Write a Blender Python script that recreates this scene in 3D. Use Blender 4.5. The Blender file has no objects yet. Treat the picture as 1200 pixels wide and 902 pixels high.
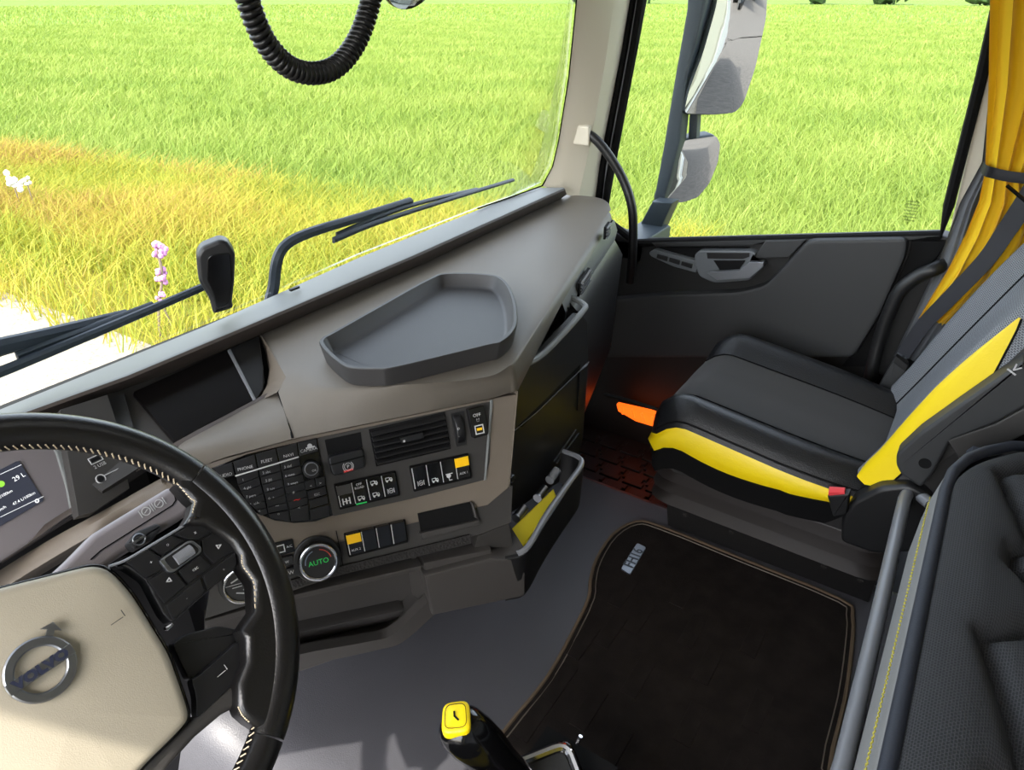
import bpy, bmesh, math, random
import numpy as np
from mathutils import Vector, Matrix
random.seed(7); rng = np.random.default_rng(7)
scene = bpy.context.scene
COL = scene.collection

# ---------------------------------------------------------------- camera
F, CX, CY = 832.0, 600.0, 451.0
PITCH, YAW = math.radians(29.0), math.radians(56.5)
CAM = np.array([-0.75, 0.0, 1.25])
fw = np.array([math.sin(YAW)*math.cos(PITCH), math.cos(YAW)*math.cos(PITCH), -math.sin(PITCH)])
rt = np.array([math.cos(YAW), -math.sin(YAW), 0.0])
upv = np.cross(rt, fw)
cd = bpy.data.cameras.new('camera'); cam = bpy.data.objects.new('camera', cd); COL.objects.link(cam)
cd.sensor_fit = 'HORIZONTAL'; cd.sensor_width = 36.0; cd.lens = F/1200*36
cd.clip_start = 0.02; cd.clip_end = 2000
cam.matrix_world = Matrix(((rt[0], upv[0], -fw[0], CAM[0]), (rt[1], upv[1], -fw[1], CAM[1]), (rt[2], upv[2], -fw[2], CAM[2]), (0, 0, 0, 1)))
scene.camera = cam

# ---------------------------------------------------------------- sky, sun, exposure
SUN_EL, SUN_AZ = math.radians(50), math.radians(-98)      # azimuth clockwise from +y: the driver's side, a little behind
world = bpy.data.worlds.new('sky'); scene.world = world; world.use_nodes = True
nt = world.node_tree; nt.nodes.clear()
o_ = nt.nodes.new('ShaderNodeOutputWorld'); b_ = nt.nodes.new('ShaderNodeBackground'); s_ = nt.nodes.new('ShaderNodeTexSky')
s_.sky_type = 'NISHITA'; s_.sun_disc = False; s_.sun_elevation = SUN_EL; s_.sun_rotation = SUN_AZ; s_.dust_density = 2.5; s_.air_density = 1.0
hz_ = nt.nodes.new('ShaderNodeHueSaturation'); hz_.inputs['Saturation'].default_value = .45   # hazy summer sky
nt.links.new(s_.outputs[0], hz_.inputs['Color']); nt.links.new(hz_.outputs[0], b_.inputs[0]); nt.links.new(b_.outputs[0], o_.inputs[0]); b_.inputs[1].default_value = 0.42
sl = bpy.data.lights.new('sun', 'SUN'); sl.energy = 2.75; sl.angle = math.radians(0.6); sl.color = (1.0, 0.95, 0.86)
so = bpy.data.objects.new('sun', sl); COL.objects.link(so)
sdir = Vector((math.sin(SUN_AZ)*math.cos(SUN_EL), math.cos(SUN_AZ)*math.cos(SUN_EL), math.sin(SUN_EL)))
so.rotation_euler = sdir.to_track_quat('Z', 'Y').to_euler(); so.location = (-6, 0, 8)
vs = scene.view_settings
vs.view_transform = 'Standard'; vs.look = 'None'; vs.gamma = 1.0; vs.use_curve_mapping = False
vs.exposure = 1.35
scene.cycles.max_bounces = 10; scene.cycles.diffuse_bounces = 6; scene.cycles.transparent_max_bounces = 16
scene.cycles.sample_clamp_indirect = 8.0

# ---------------------------------------------------------------- helpers
def A(*v): return np.array(v, float)
def nrm(v): v = np.asarray(v, float); return v/np.linalg.norm(v)
def ray(u, v): return fw*F + rt*(u-CX) + upv*(CY-v)
def hit(u, v, o, n): r = ray(u, v); return CAM + r*((np.asarray(o)-CAM)@n)/(r@n)
def pz(u, v, z): return hit(u, v, A(0, 0, z), A(0, 0, 1))
def px(u, v, x): return hit(u, v, A(x, 0, 0), A(1, 0, 0))
def py(u, v, y): return hit(u, v, A(0, y, 0), A(0, 1, 0))
class Fr:                                                    # a plane in the cab with its own axes
    def __init__(s, o, n, ex):
        s.o = np.asarray(o, float); s.n = nrm(n); ex = np.asarray(ex, float)
        s.x = nrm(ex-s.n*(ex@s.n)); s.y = np.cross(s.n, s.x)
    def w(s, a, b, h=0): return s.o + s.x*a + s.y*b + s.n*h
    def pix(s, u, v, h=0): return hit(u, v, s.o+s.n*h, s.n)
    def loc(s, u, v, h=0): p = s.pix(u, v, h)-s.o; return p@s.x, p@s.y
    def poly(s, pts, h=0): return [s.pix(u, v, h) for u, v in pts]
    def at(s, u, v, h=0): f = Fr(s.pix(u, v, h), s.n, s.x); return f
def lerp(a, b, t): return np.asarray(a)*(1-t)+np.asarray(b)*t
def spline(P, n=8, closed=False):
    P = [np.asarray(p, float) for p in P]; N = len(P); out = []
    rngk = range(N) if closed else range(N-1)
    for i in rngk:
        p0 = P[i-1] if (closed or i > 0) else 2*P[0]-P[1]
        p1 = P[i]; p2 = P[(i+1) % N]
        p3 = P[(i+2) % N] if (closed or i+2 < N) else 2*P[-1]-P[-2]
        for k in range(n):
            t = k/n
            out.append(0.5*((2*p1)+(-p0+p2)*t+(2*p0-5*p1+4*p2-p3)*t*t+(-p0+3*p1-3*p2+p3)*t**3))
    if not closed: out.append(P[-1])
    return out
def newell(P):
    n = np.zeros(3)
    for i in range(len(P)):
        a, b = P[i], P[(i+1) % len(P)]
        n += np.cross(a, b)
    return nrm(n)
def rounded(P, r, k=4):
    out = []; N = len(P)
    for i in range(N):
        a, b, c = P[i-1], P[i], P[(i+1) % N]
        la, lc = np.linalg.norm(a-b), np.linalg.norm(c-b)
        ra = min(r, la*.45); rc = min(r, lc*.45)
        s = b+(a-b)/la*ra; e = b+(c-b)/lc*rc
        for j in range(k+1):
            t = j/k; out.append(s*(1-t)**2+b*2*t*(1-t)+e*t*t)
    return out
def inset(P, d, n):                                          # offset a planar outline inwards by d
    N = len(P); out = []
    for i in range(N):
        a, b, c = P[i-1], P[i], P[(i+1) % N]
        e1 = b-a; e2 = c-b
        l1, l2 = np.linalg.norm(e1), np.linalg.norm(e2)
        if l1 < 1e-9 or l2 < 1e-9: out.append(b.copy()); continue
        m1 = np.cross(n, e1/l1); m2 = np.cross(n, e2/l2)
        m = m1+m2; q = m@m1
        m = m/q if q > .35 else nrm(m)*1.6 if np.linalg.norm(m) > 1e-6 else m1
        out.append(b+m*d)
    return out
class MB:
    def __init__(s): s.v = []; s.f = []; s.uv = []; s.has_uv = False
    def add(s, V, Fc, uv=None):
        o = len(s.v); s.v += [tuple(map(float, p)) for p in V]; s.f += [tuple(i+o for i in f) for f in Fc]
        if uv is None: s.uv += [(0, 0)]*len(V)
        else: s.uv += [tuple(map(float, q)) for q in uv]; s.has_uv = True
        return s
    def box(s, c, size, ax=None, bev=0):
        c = np.asarray(c, float); h = np.asarray(size, float)/2
        X, Y, Z = (A(1, 0, 0), A(0, 1, 0), A(0, 0, 1)) if ax is None else ax
        if bev > 0:
            P = [c+X*h[0]*i+Y*h[1]*j+Z*h[2] for i, j in ((-1, -1), (1, -1), (1, 1), (-1, 1))]
            return s.slab(P, Z, size[2], bev)
        V = [c+X*h[0]*i+Y*h[1]*j+Z*h[2]*k for k in (-1, 1) for i, j in ((-1, -1), (1, -1), (1, 1), (-1, 1))]
        return s.add(V, [(3, 2, 1, 0), (4, 5, 6, 7), (0, 1, 5, 4), (1, 2, 6, 5), (2, 3, 7, 6), (3, 0, 4, 7)])
    def slab(s, P, n, depth, bev=0, seg=2, dome=0.0, back=True):
        P = [np.asarray(p, float) for p in P]; n = nrm(n)
        if newell([p-P[0] for p in P])@n < 0: P = P[::-1]
        N = len(P); rings = [[p-n*depth for p in P]]
        if bev > 0:
            rings.append([p-n*bev for p in P])
            for k in range(1, seg+1):
                a = k/seg*math.pi/2
                I = inset(P, bev*(1-math.cos(a)), n)
                rings.append([p-n*bev*(1-math.sin(a)) for p in I])
        else: rings.append(P)
        if dome:
            top = rings[-1]; c = sum(top)/N
            for t in (.85, .65, .45, .25, .08):
                rings.append([c+(p-c)*t+n*dome*(1-t*t) for p in top])
        V = [p for r in rings for p in r]; Fc = []
        for k in range(len(rings)-1):
            for i in range(N):
                j = (i+1) % N; Fc.append((k*N+i, k*N+j, (k+1)*N+j, (k+1)*N+i))
        Fc.append(tuple((len(rings)-1)*N+i for i in range(N)))
        if back: Fc.append(tuple(reversed(range(N))))
        return s.add(V, Fc)
    def rings(s, R, closed=True, cap0=False, cap1=False, uv=False, flip=False):
        N = len(R[0]); V = [p for r in R for p in r]; Fc = []
        for k in range(len(R)-1):
            for i in range(N if closed else N-1):
                j = (i+1) % N; q = (k*N+i, k*N+j, (k+1)*N+j, (k+1)*N+i); Fc.append(q[::-1] if flip else q)
        if cap0: q = tuple(reversed(range(N))); Fc.append(q[::-1] if flip else q)
        if cap1: q = tuple((len(R)-1)*N+i for i in range(N)); Fc.append(q[::-1] if flip else q)
        U = None
        if uv:
            U = []; acc = np.zeros(N)
            for k, r in enumerate(R):
                if k: acc = acc+np.array([np.linalg.norm(np.asarray(r[i])-np.asarray(R[k-1][i])) for i in range(N)])
                d = 0
                for i in range(N):
                    if i: d += np.linalg.norm(np.asarray(r[i])-np.asarray(r[i-1]))
                    U.append((d, acc.mean()))
        return s.add(V, Fc, U)
    def tube(s, P, r, seg=10, closed=False, cap=True, flat=None):
        P = [np.asarray(p, float) for p in P]; N = len(P)
        rr = r if hasattr(r, '__len__') else [r]*N
        T = []
        for i in range(N):
            a = P[i-1] if (closed or i > 0) else P[0]; b = P[(i+1) % N] if (closed or i < N-1) else P[-1]
            T.append(nrm(b-a))
        u = np.cross(T[0], A(0, 0, 1)); u = nrm(u) if np.linalg.norm(u) > .05 else nrm(np.cross(T[0], A(0, 1, 0)))
        R = []
        for i in range(N):
            u = u-T[i]*(u@T[i]); u = nrm(u); w = np.cross(T[i], u)
            fx, fy = (1, 1) if flat is None else flat
            R.append([P[i]+(u*math.cos(a)*fx+w*math.sin(a)*fy)*rr[i] for a in [2*math.pi*k/seg for k in range(seg)]])
        if closed: R.append(R[0])
        return s.rings(R, True, cap and not closed, cap and not closed)
    def disc(s, f, r, h, depth, seg=28, bev=.0, dome=0):
        P = [f.w(math.cos(a)*r, math.sin(a)*r, h) for a in [2*math.pi*k/seg for k in range(seg)]]
        return s.slab(P, f.n, depth, bev, dome=dome)
    def ring(s, f, r0, r1, h, depth, seg=32, bev=.001):
        R = []
        for rr, hh in ((r0, h-depth), (r0, h-bev), (r0+bev, h), (r1-bev, h), (r1, h-bev), (r1, h-depth)):
            R.append([f.w(math.cos(a)*rr, math.sin(a)*rr, hh) for a in [2*math.pi*k/seg for k in range(seg)]])
        return s.rings(R, True, flip=True)
    def stroke(s, f, pts, w, h=.0006):
        for (a, b), (c, d) in zip(pts[:-1], pts[1:]):
            l = math.hypot(c-a, d-b)
            if l < 1e-9: continue
            ex, ey = (c-a)/l, (d-b)/l; nx, ny = -ey*w/2, ex*w/2
            a0, b0, c0, d0 = a-ex*w/2, b-ey*w/2, c+ex*w/2, d+ey*w/2
            s.slab([f.w(a0+nx, b0+ny, h), f.w(a0-nx, b0-ny, h), f.w(c0-nx, d0-ny, h), f.w(c0+nx, d0+ny, h)], f.n, h)
        return s
    def text(s, f, body, size, h=.0006, dx=0, dy=0, bold=0.0, sx=1.0):
        c = bpy.data.curves.new('t', 'FONT'); c.body = body; c.size = size; c.align_x = 'CENTER'; c.align_y = 'CENTER'
        c.resolution_u = 2; c.offset = bold
        ob = bpy.data.objects.new('t', c); me = bpy.data.meshes.new_from_object(ob)
        V = [f.w(v.co.x*sx+dx, v.co.y+dy, h) for v in me.vertices]
        Fc = [tuple(p.vertices) for p in me.polygons]
        s.add(V, Fc); bpy.data.objects.remove(ob); bpy.data.meshes.remove(me); bpy.data.curves.remove(c)
        return s
    def build(s, name, mat, parent=None, ang=38, smooth=True, **kw):
        me = bpy.data.meshes.new(name); me.from_pydata(s.v, [], s.f); me.update()
        if s.has_uv:
            l = me.uv_layers.new(name='UVMap')
            li = np.zeros(len(me.loops), np.int32); me.loops.foreach_get('vertex_index', li)
            l.data.foreach_set('uv', np.array(s.uv, np.float32)[li].ravel())
        if smooth:
            me.polygons.foreach_set('use_smooth', [True]*len(me.polygons)); me.set_sharp_from_angle(angle=math.radians(ang))
        me.materials.append(mat)
        o = bpy.data.objects.new(name, me); COL.objects.link(o)
        if smooth and len(s.v) < 2500: wn = o.modifiers.new('weighted normals', 'WEIGHTED_NORMAL'); wn.keep_sharp = True
        if parent is not None: attach(o, parent)
        for k, v in kw.items(): o[k] = v
        return o
def attach(o, parent):
    o.parent = parent; o.matrix_parent_inverse = WORLD[parent.name].inverted()
WORLD = {}
class _W(dict):
    def __missing__(s, k): return Matrix.Identity(4)
WORLD = _W()
def thing(name, loc, label, cat, group=None):
    o = bpy.data.objects.new(name, None); COL.objects.link(o); o.location = tuple(map(float, loc)); o.empty_display_size = .05
    WORLD[o.name] = Matrix.Translation(Vector(tuple(map(float, loc))))
    o['label'] = label; o['category'] = cat
    if group: o['group'] = group
    return o
def tag(o, label, cat, group=None):
    o['label'] = label; o['category'] = cat
    if group: o['group'] = group
    return o
def struct(o): o['kind'] = 'structure'; return o
def stuff(o): o['kind'] = 'stuff'; return o
def copy_thing(root, name, delta, label, group=None):
    r = root.copy(); COL.objects.link(r); r.name = name
    r.location = root.location+Vector(delta); r['label'] = label
    if group: r['group'] = group
    for ch in root.children:
        c = ch.copy(); COL.objects.link(c); c.parent = r
        for g in ch.children:
            d = g.copy(); COL.objects.link(d); d.parent = c
    return r

# ---------------------------------------------------------------- materials
def lin(c): return tuple(((x/255)/12.92 if x/255 <= .04045 else (((x/255)+.055)/1.055)**2.4) for x in c)
def M(name, rgb, rough=.5, metal=0., bump=None, var=None, spec=.5, coat=0., sheen=0., emit=None, aniso=None):
    m = bpy.data.materials.new(name); m.use_nodes = True; t = m.node_tree; b = t.nodes['Principled BSDF']
    c = lin(rgb)+(1,); b.inputs['Base Color'].default_value = c; b.inputs['Roughness'].default_value = rough
    b.inputs['Metallic'].default_value = metal; b.inputs['Specular IOR Level'].default_value = spec
    b.inputs['Coat Weight'].default_value = coat; b.inputs['Sheen Weight'].default_value = sheen
    tc = t.nodes.new('ShaderNodeTexCoord')
    if var:
        n = t.nodes.new('ShaderNodeTexNoise'); n.inputs['Scale'].default_value = var[0]; n.inputs['Detail'].default_value = 5
        t.links.new(tc.outputs['Object'], n.inputs['Vector'])
        r = t.nodes.new('ShaderNodeValToRGB'); a = var[1]
        r.color_ramp.elements[0].position = .3; r.color_ramp.elements[1].position = .72
        r.color_ramp.elements[0].color = tuple(x*(1-a) for x in c[:3])+(1,); r.color_ramp.elements[1].color = tuple(min(1, x*(1+a)) for x in c[:3])+(1,)
        t.links.new(n.outputs['Fac'], r.inputs[0]); t.links.new(r.outputs[0], b.inputs['Base Color'])
    if bump:
        kind = bump[2] if len(bump) > 2 else 'noise'
        if kind == 'noise':
            n = t.nodes.new('ShaderNodeTexNoise'); n.inputs['Scale'].default_value = bump[0]; n.inputs['Detail'].default_value = 3; out = n.outputs['Fac']
        else:
            n = t.nodes.new('ShaderNodeTexVoronoi'); n.inputs['Scale'].default_value = bump[0]; out = n.outputs['Distance']
        t.links.new(tc.outputs['Object'], n.inputs['Vector'])
        p = t.nodes.new('ShaderNodeBump'); p.inputs['Strength'].default_value = bump[1]; p.inputs['Distance'].default_value = .001
        t.links.new(out, p.inputs['Height']); t.links.new(p.outputs[0], b.inputs['Normal'])
    if emit:
        b.inputs['Emission Color'].default_value = lin(emit[0])+(1,); b.inputs['Emission Strength'].default_value = emit[1]
    return m
def fabric(name, rgb, rgb2, scale, rough=.85, strength=.6, spec=.25):            # knitted cloth: rows of small cells, on UVs in metres
    m = M(name, rgb, rough, spec=spec); t = m.node_tree; b = t.nodes['Principled BSDF']
    uv = t.nodes.new('ShaderNodeUVMap'); mp = t.nodes.new('ShaderNodeMapping'); mp.inputs['Scale'].default_value = (scale, scale*1.5, 1)
    br = t.nodes.new('ShaderNodeTexBrick'); br.inputs['Scale'].default_value = 1.0
    br.inputs['Brick Width'].default_value = 1.0; br.inputs['Row Height'].default_value = 1.0; br.inputs['Mortar Size'].default_value = .2; br.inputs['Mortar Smooth'].default_value = .8
    br.inputs['Color1'].default_value = lin(rgb2)+(1,); br.inputs['Color2'].default_value = lin(rgb2)+(1,); br.inputs['Mortar'].default_value = lin(rgb)+(1,)
    t.links.new(uv.outputs[0], mp.inputs[0]); t.links.new(mp.outputs[0], br.inputs['Vector']); t.links.new(br.outputs['Color'], b.inputs['Base Color'])
    p = t.nodes.new('ShaderNodeBump'); p.inputs['Strength'].default_value = strength; p.inputs['Distance'].default_value = .0015
    t.links.new(br.outputs['Fac'], p.inputs['Height']); t.links.new(p.outputs[0], b.inputs['Normal'])
    return m
def glass(name, tint=(1, 1, 1), refl=.05):
    m = bpy.data.materials.new(name); m.use_nodes = True; t = m.node_tree; t.nodes.clear()
    o = t.nodes.new('ShaderNodeOutputMaterial'); mx = t.nodes.new('ShaderNodeMixShader'); tr = t.nodes.new('ShaderNodeBsdfTransparent'); g = t.nodes.new('ShaderNodeBsdfGlossy')
    lw = t.nodes.new('ShaderNodeLayerWeight'); lw.inputs[0].default_value = .12
    mr = t.nodes.new('ShaderNodeMath'); mr.operation = 'MULTIPLY'; mr.inputs[1].default_value = refl*8
    tr.inputs[0].default_value = tint+(1,); g.inputs['Roughness'].default_value = .02
    t.links.new(lw.outputs['Fresnel'], mr.inputs[0]); t.links.new(mr.outputs[0], mx.inputs[0])
    t.links.new(tr.outputs[0], mx.inputs[1]); t.links.new(g.outputs[0], mx.inputs[2]); t.links.new(mx.outputs[0], o.inputs[0])
    return m
m_dash = M('dash plastic grey brown', (104, 98, 89), .52, bump=(900, .25), var=(6, .04))
m_rail = M('ledge plastic grey', (116, 119, 118), .5, bump=(900, .2))
m_raildark = M('ledge plastic dark', (66, 58, 53), .55, bump=(900, .2))
m_panel = M('panel plastic charcoal', (52, 50, 48), .5, bump=(800, .15))
m_low = M('lower console plastic', (62, 59, 57), .5, bump=(700, .25), var=(5, .06))
m_black = M('black plastic', (22, 22, 23), .42, bump=(700, .15))
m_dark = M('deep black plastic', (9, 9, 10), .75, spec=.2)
m_key = M('key black', (20, 20, 22), .38)
m_gloss = M('gloss black', (9, 9, 10), .12)
m_screen = M('dark display glass', (14, 12, 12), .3, spec=.2)
m_white = M('white print', (190, 190, 190), .6)
m_grey = M('grey print', (180, 180, 180), .6)
m_red = M('red print', (210, 40, 35), .5)
m_redlamp = M('red buckle button', (225, 70, 75), .35)
m_green = M('green print', (40, 190, 90), .5, emit=((40, 200, 90), .04))
m_amber = M('amber switch', (250, 195, 10), .4)
m_chrome = M('chrome', (205, 205, 208), .18, metal=1)
m_bezel = M('door bezel grey', (96, 100, 103), .4)
m_olive = M('olive thread', (168, 158, 62), .8)
m_alu = M('brushed metal', (150, 153, 158), .33, metal=1)
m_steel = M('painted steel grey', (120, 122, 126), .3)
m_beige = M('pillar cream plastic', (206, 198, 180), .6, bump=(500, .15))
m_hub = M('hub pad beige', (160, 152, 134), .5, bump=(900, .2))
m_leather = M('black leather', (17, 16, 16), .29, bump=(420, .10, 'voronoi'), var=(14, .15))
m_lilac = M('cluster plastic', (128, 122, 124), .45, bump=(900, .15))
m_thread = M('cream thread', (196, 180, 150), .8)
m_wood = M('soft grey brown trim', (106, 97, 86), .55, bump=(900, .25))
m_vinyl = M('vinyl floor', (78, 78, 83), .38, bump=(450, .5), var=(3, .08))
m_rubber = M('black rubber', (26, 27, 29), .5, bump=(200, .2))
m_yellow = M('yellow leather', (238, 208, 10), .42, bump=(300, .25, 'voronoi'))
m_boltop = M('perforated black leather', (26, 27, 29), .3, bump=(420, .5, 'voronoi'))
m_seatcloth = M('seat cloth', (50, 49, 48), .8, bump=(600, .3), sheen=.15)
m_seatbase = M('seat base plastic', (30, 29, 29), .5, bump=(500, .2))
m_bellow = M('bellows rubber', (36, 31, 29), .55)
m_knit = fabric('grey knit', (150, 153, 158), (92, 95, 100), 190)
m_quilt = fabric('quilted knit', (62, 62, 64), (38, 39, 40), 230)
m_matside = M('mattress side cloth', (128, 128, 126), .9, bump=(500, .3))
m_binding = M('dark blue binding', (34, 38, 48), .7, bump=(600, .3))
m_matfab = M('mat carpet', (33, 29, 27), .95, bump=(350, .9), var=(22, .25), spec=.1)
m_matbind = M('mat binding', (98, 82, 64), .85, bump=(900, .4))
m_curt = M('yellow curtain cloth', (226, 188, 10), .75, bump=(700, .3), sheen=.1)
m_lining = M('grey lining cloth', (98, 101, 106), .9, bump=(600, .4))
m_belt = M('seat belt webbing', (25, 27, 35), .6, bump=(900, .4))
m_mirrorarm = M('mirror arm plastic', (48, 58, 66), .5, bump=(500, .1))
m_wiper = M('wiper black', (36, 44, 54), .4)
m_mirror = M('mirror silver', (238, 240, 240), .0, metal=1)
m_hatch = bpy.data.materials.new('added milky hatch'); m_hatch.use_nodes = True  # diffusing sheet for the added roof hatch, softens the top light
_t = m_hatch.node_tree; _t.nodes.clear(); _o = _t.nodes.new('ShaderNodeOutputMaterial'); _l = _t.nodes.new('ShaderNodeBsdfTranslucent'); _l.inputs[0].default_value = (.38, .38, .37, 1); _t.links.new(_l.outputs[0], _o.inputs[0])
m_glass = glass('window glass', (.97, .985, .97))
m_doorgrey = M('door plastic grey', (46, 47, 48), .55, bump=(700, .2))
m_doorblack = M('door plastic black', (15, 15, 15), .6, bump=(500, .2))
m_handle = M('door handle silver', (140, 143, 148), .35, metal=.7)
m_roof = M('headliner', (205, 200, 190), .9)
m_ink = M('glass border', (6, 6, 6), .9, spec=.05)
m_truck = M('white truck paint', (232, 232, 230), .35, coat=.3)
m_tray = M('rubber tray', (50, 49, 49), .5, bump=(600, .25), var=(9, .1))

# ================================================================ outdoors
GZ = -1.5
def xe(y): return 1.95-.04*y                                 # edge of the road
def xb(y): return 7.75-.18*y if y > -6 else 8.83             # edge of the field
def strip(name, fa, fb, z, mat, ys, **kw):
    m = MB(); V = []
    for y in ys: V += [A(fa(y), y, z), A(fb(y), y, z)]
    m.add(V, [(2*i, 2*i+1, 2*i+3, 2*i+2) for i in range(len(ys)-1)])
    return struct(m.build(name, mat, **kw))
def ground_mat(name, c1, c2, scale, rough=.9, bump=.5):
    m = M(name, c1, rough, spec=.1); t = m.node_tree; b = t.nodes['Principled BSDF']
    tc = t.nodes.new('ShaderNodeTexCoord'); n = t.nodes.new('ShaderNodeTexNoise'); n.inputs['Scale'].default_value = scale; n.inputs['Detail'].default_value = 8; n.inputs['Roughness'].default_value = .7
    r = t.nodes.new('ShaderNodeValToRGB'); r.color_ramp.elements[0].position = .35; r.color_ramp.elements[1].position = .65
    r.color_ramp.elements[0].color = lin(c1)+(1,); r.color_ramp.elements[1].color = lin(c2)+(1,)
    t.links.new(tc.outputs['Object'], n.inputs['Vector']); t.links.new(n.outputs['Fac'], r.inputs[0]); t.links.new(r.outputs[0], b.inputs['Base Color'])
    p = t.nodes.new('ShaderNodeBump'); p.inputs['Strength'].default_value = bump; p.inputs['Distance'].default_value = .02
    t.links.new(n.outputs['Fac'], p.inputs['Height']); t.links.new(p.outputs[0], b.inputs['Normal'])
    return m
ys_ = [-400, -60, -20, -6, 0, 4, 8, 12, 16, 20, 24, 28]
strip('road', lambda y: -9, xe, GZ, ground_mat('asphalt', (74, 71, 68), (92, 88, 84), 6), ys_+[400])
strip('gravel_shoulder', lambda y: xe(y)-.9, lambda y: xe(y)+.5, GZ+.01, ground_mat('gravel', (128, 120, 106), (164, 156, 142), 30, bump=1), ys_)
strip('verge_ground', xe, lambda y: max(xb(y), xe(y)+.6), GZ+.005, ground_mat('verge soil', (120, 110, 45), (95, 100, 38), 3), ys_)
strip('field_ground', lambda y: max(xb(y), xe(y)+.6), lambda y: 600, GZ-.01, ground_mat('field soil', (82, 104, 40), (96, 116, 46), .6), ys_+[400])

def blade_mat(name, cols, trans=.45):
    m = bpy.data.materials.new(name); m.use_nodes = True; t = m.node_tree; b = t.nodes['Principled BSDF']; o = t.nodes['Material Output']
    at = t.nodes.new('ShaderNodeAttribute'); at.attribute_name = 'tint'
    r = t.nodes.new('ShaderNodeValToRGB'); e = r.color_ramp.elements
    while len(e) < len(cols): e.new(.5)
    for i, (p, c) in enumerate(cols): e[i].position = p; e[i].color = lin(c)+(1,)
    t.links.new(at.outputs['Fac'], r.inputs[0]); t.links.new(r.outputs[0], b.inputs['Base Color'])
    b.inputs['Roughness'].default_value = .6; b.inputs['Specular IOR Level'].default_value = .3
    tl = t.nodes.new('ShaderNodeBsdfTranslucent'); t.links.new(r.outputs[0], tl.inputs[0])
    mx = t.nodes.new('ShaderNodeMixShader'); mx.inputs[0].default_value = trans
    t.links.new(b.outputs[0], mx.inputs[1]); t.links.new(tl.outputs[0], mx.inputs[2]); t.links.new(mx.outputs[0], o.inputs[0])
    return m
def blades(name, P, H, W, tint, mat, lean=.5):
    n = len(P); az = rng.uniform(0, 2*np.pi, n); la = rng.normal(.15, .2, n); ld = rng.uniform(0, 2*np.pi, n)
    side = np.stack([np.cos(az), np.sin(az), np.zeros(n)], 1)*W[:, None]/2
    d = np.stack([np.cos(ld)*lean*rng.random(n)+.15, np.sin(ld)*lean*rng.random(n), np.ones(n)], 1)
    d2 = d.copy(); d2[:, :2] *= 2.1
    mid = P+d*(H*.55)[:, None]; tip = P+d2*(H*np.array(1.0))[:, None]*np.array([1, 1, .95])
    V = np.stack([P-side, P+side, mid+side*.8, mid-side*.8, tip], 1).reshape(-1, 3).astype(np.float32)
    b = (np.arange(n)*5)[:, None]
    loops = np.concatenate([b+np.array([0, 1, 2, 3]), b+np.array([3, 2, 4])], 1).ravel().astype(np.int32)
    me = bpy.data.meshes.new(name); me.vertices.add(n*5); me.vertices.foreach_set('co', V.ravel())
    me.loops.add(n*7); me.loops.foreach_set('vertex_index', loops); me.polygons.add(n*2)
    st = np.stack([np.arange(n)*7, np.arange(n)*7+4], 1).ravel().astype(np.int32)
    me.polygons.foreach_set('loop_start', st)
    me.update(calc_edges=True); me.validate()
    a = me.attributes.new('tint', 'FLOAT', 'POINT'); a.data.foreach_set('value', np.repeat(tint, 5).astype(np.float32))
    me.materials.append(mat); o = bpy.data.objects.new(name, me); COL.objects.link(o)
    return stuff(o)
# ---- the field of young grain
n = 480000
ang = rng.uniform(math.radians(2), math.radians(108), n); rad = 5.2+75*rng.random(n)**1.5
rad[:60000] = 78+112*rng.random(60000)
X = CAM[0]+np.sin(ang)*rad; Y = np.cos(ang)*rad; k = (X > np.where(Y > -6, 7.75-.18*Y, 8.83)-rng.random(n)*.5) & (X > 2.6-.04*Y)
X, Y, rad = X[k], Y[k], rad[k]; n = len(X)
patch = np.sin(X*.9+1.3*np.sin(Y*.5))*.12+np.sin(Y*1.7+X*.35)*.08
fg = blades('field_grass', np.stack([X, Y, np.full(n, GZ-.02)], 1), rng.uniform(.24, .42, n), .008+rad*.0010, np.clip(.5+patch+rng.normal(0, .2, n), 0, 1),
            blade_mat('grain green', [(0, (100, 124, 48)), (.5, (121, 140, 56)), (1, (146, 158, 80))]))
tag(fg, 'bright green field of young grain beyond the yellow verge', 'grass')
# ---- tall dry verge grass
n = 110000
Y = rng.uniform(2.5, 26, n)**1.0; X = xe(0)-.04*Y+.25+(7.75-.18*Y-(1.95-.04*Y)+.1)*rng.random(n)
k = X < np.maximum(xb_ := 7.9-.18*Y, 0)+rng.random(n)*.4
k &= ~((X < xe(0)-.04*Y+1.3) & (rng.random(n) < .75)); X, Y = X[k], Y[k]; n = len(X)
clump = .5+.28*np.sin(X*1.9+Y*.7)+.2*np.sin(Y*1.3-X*.8)
H = rng.uniform(.2, .5, n)*(.8+.35*clump); br = np.clip((Y-6.5)*.13, 0, .55)*(clump > .45)
tint = np.clip(.38*rng.random(n)+.3*clump*rng.random(n)+br*rng.random(n)*1.25, 0, 1)
vg = blades('verge_grass', np.stack([X, Y, np.full(n, GZ)], 1), H, .007+.0008*np.hypot(X, Y), tint,
            blade_mat('verge yellow', [(0, (112, 132, 42)), (.3, (158, 156, 54)), (.6, (168, 148, 64)), (1, (136, 102, 62))]), .7)
tag(vg, 'tall yellow and brown grass along the gravel roadside', 'grass')
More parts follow.
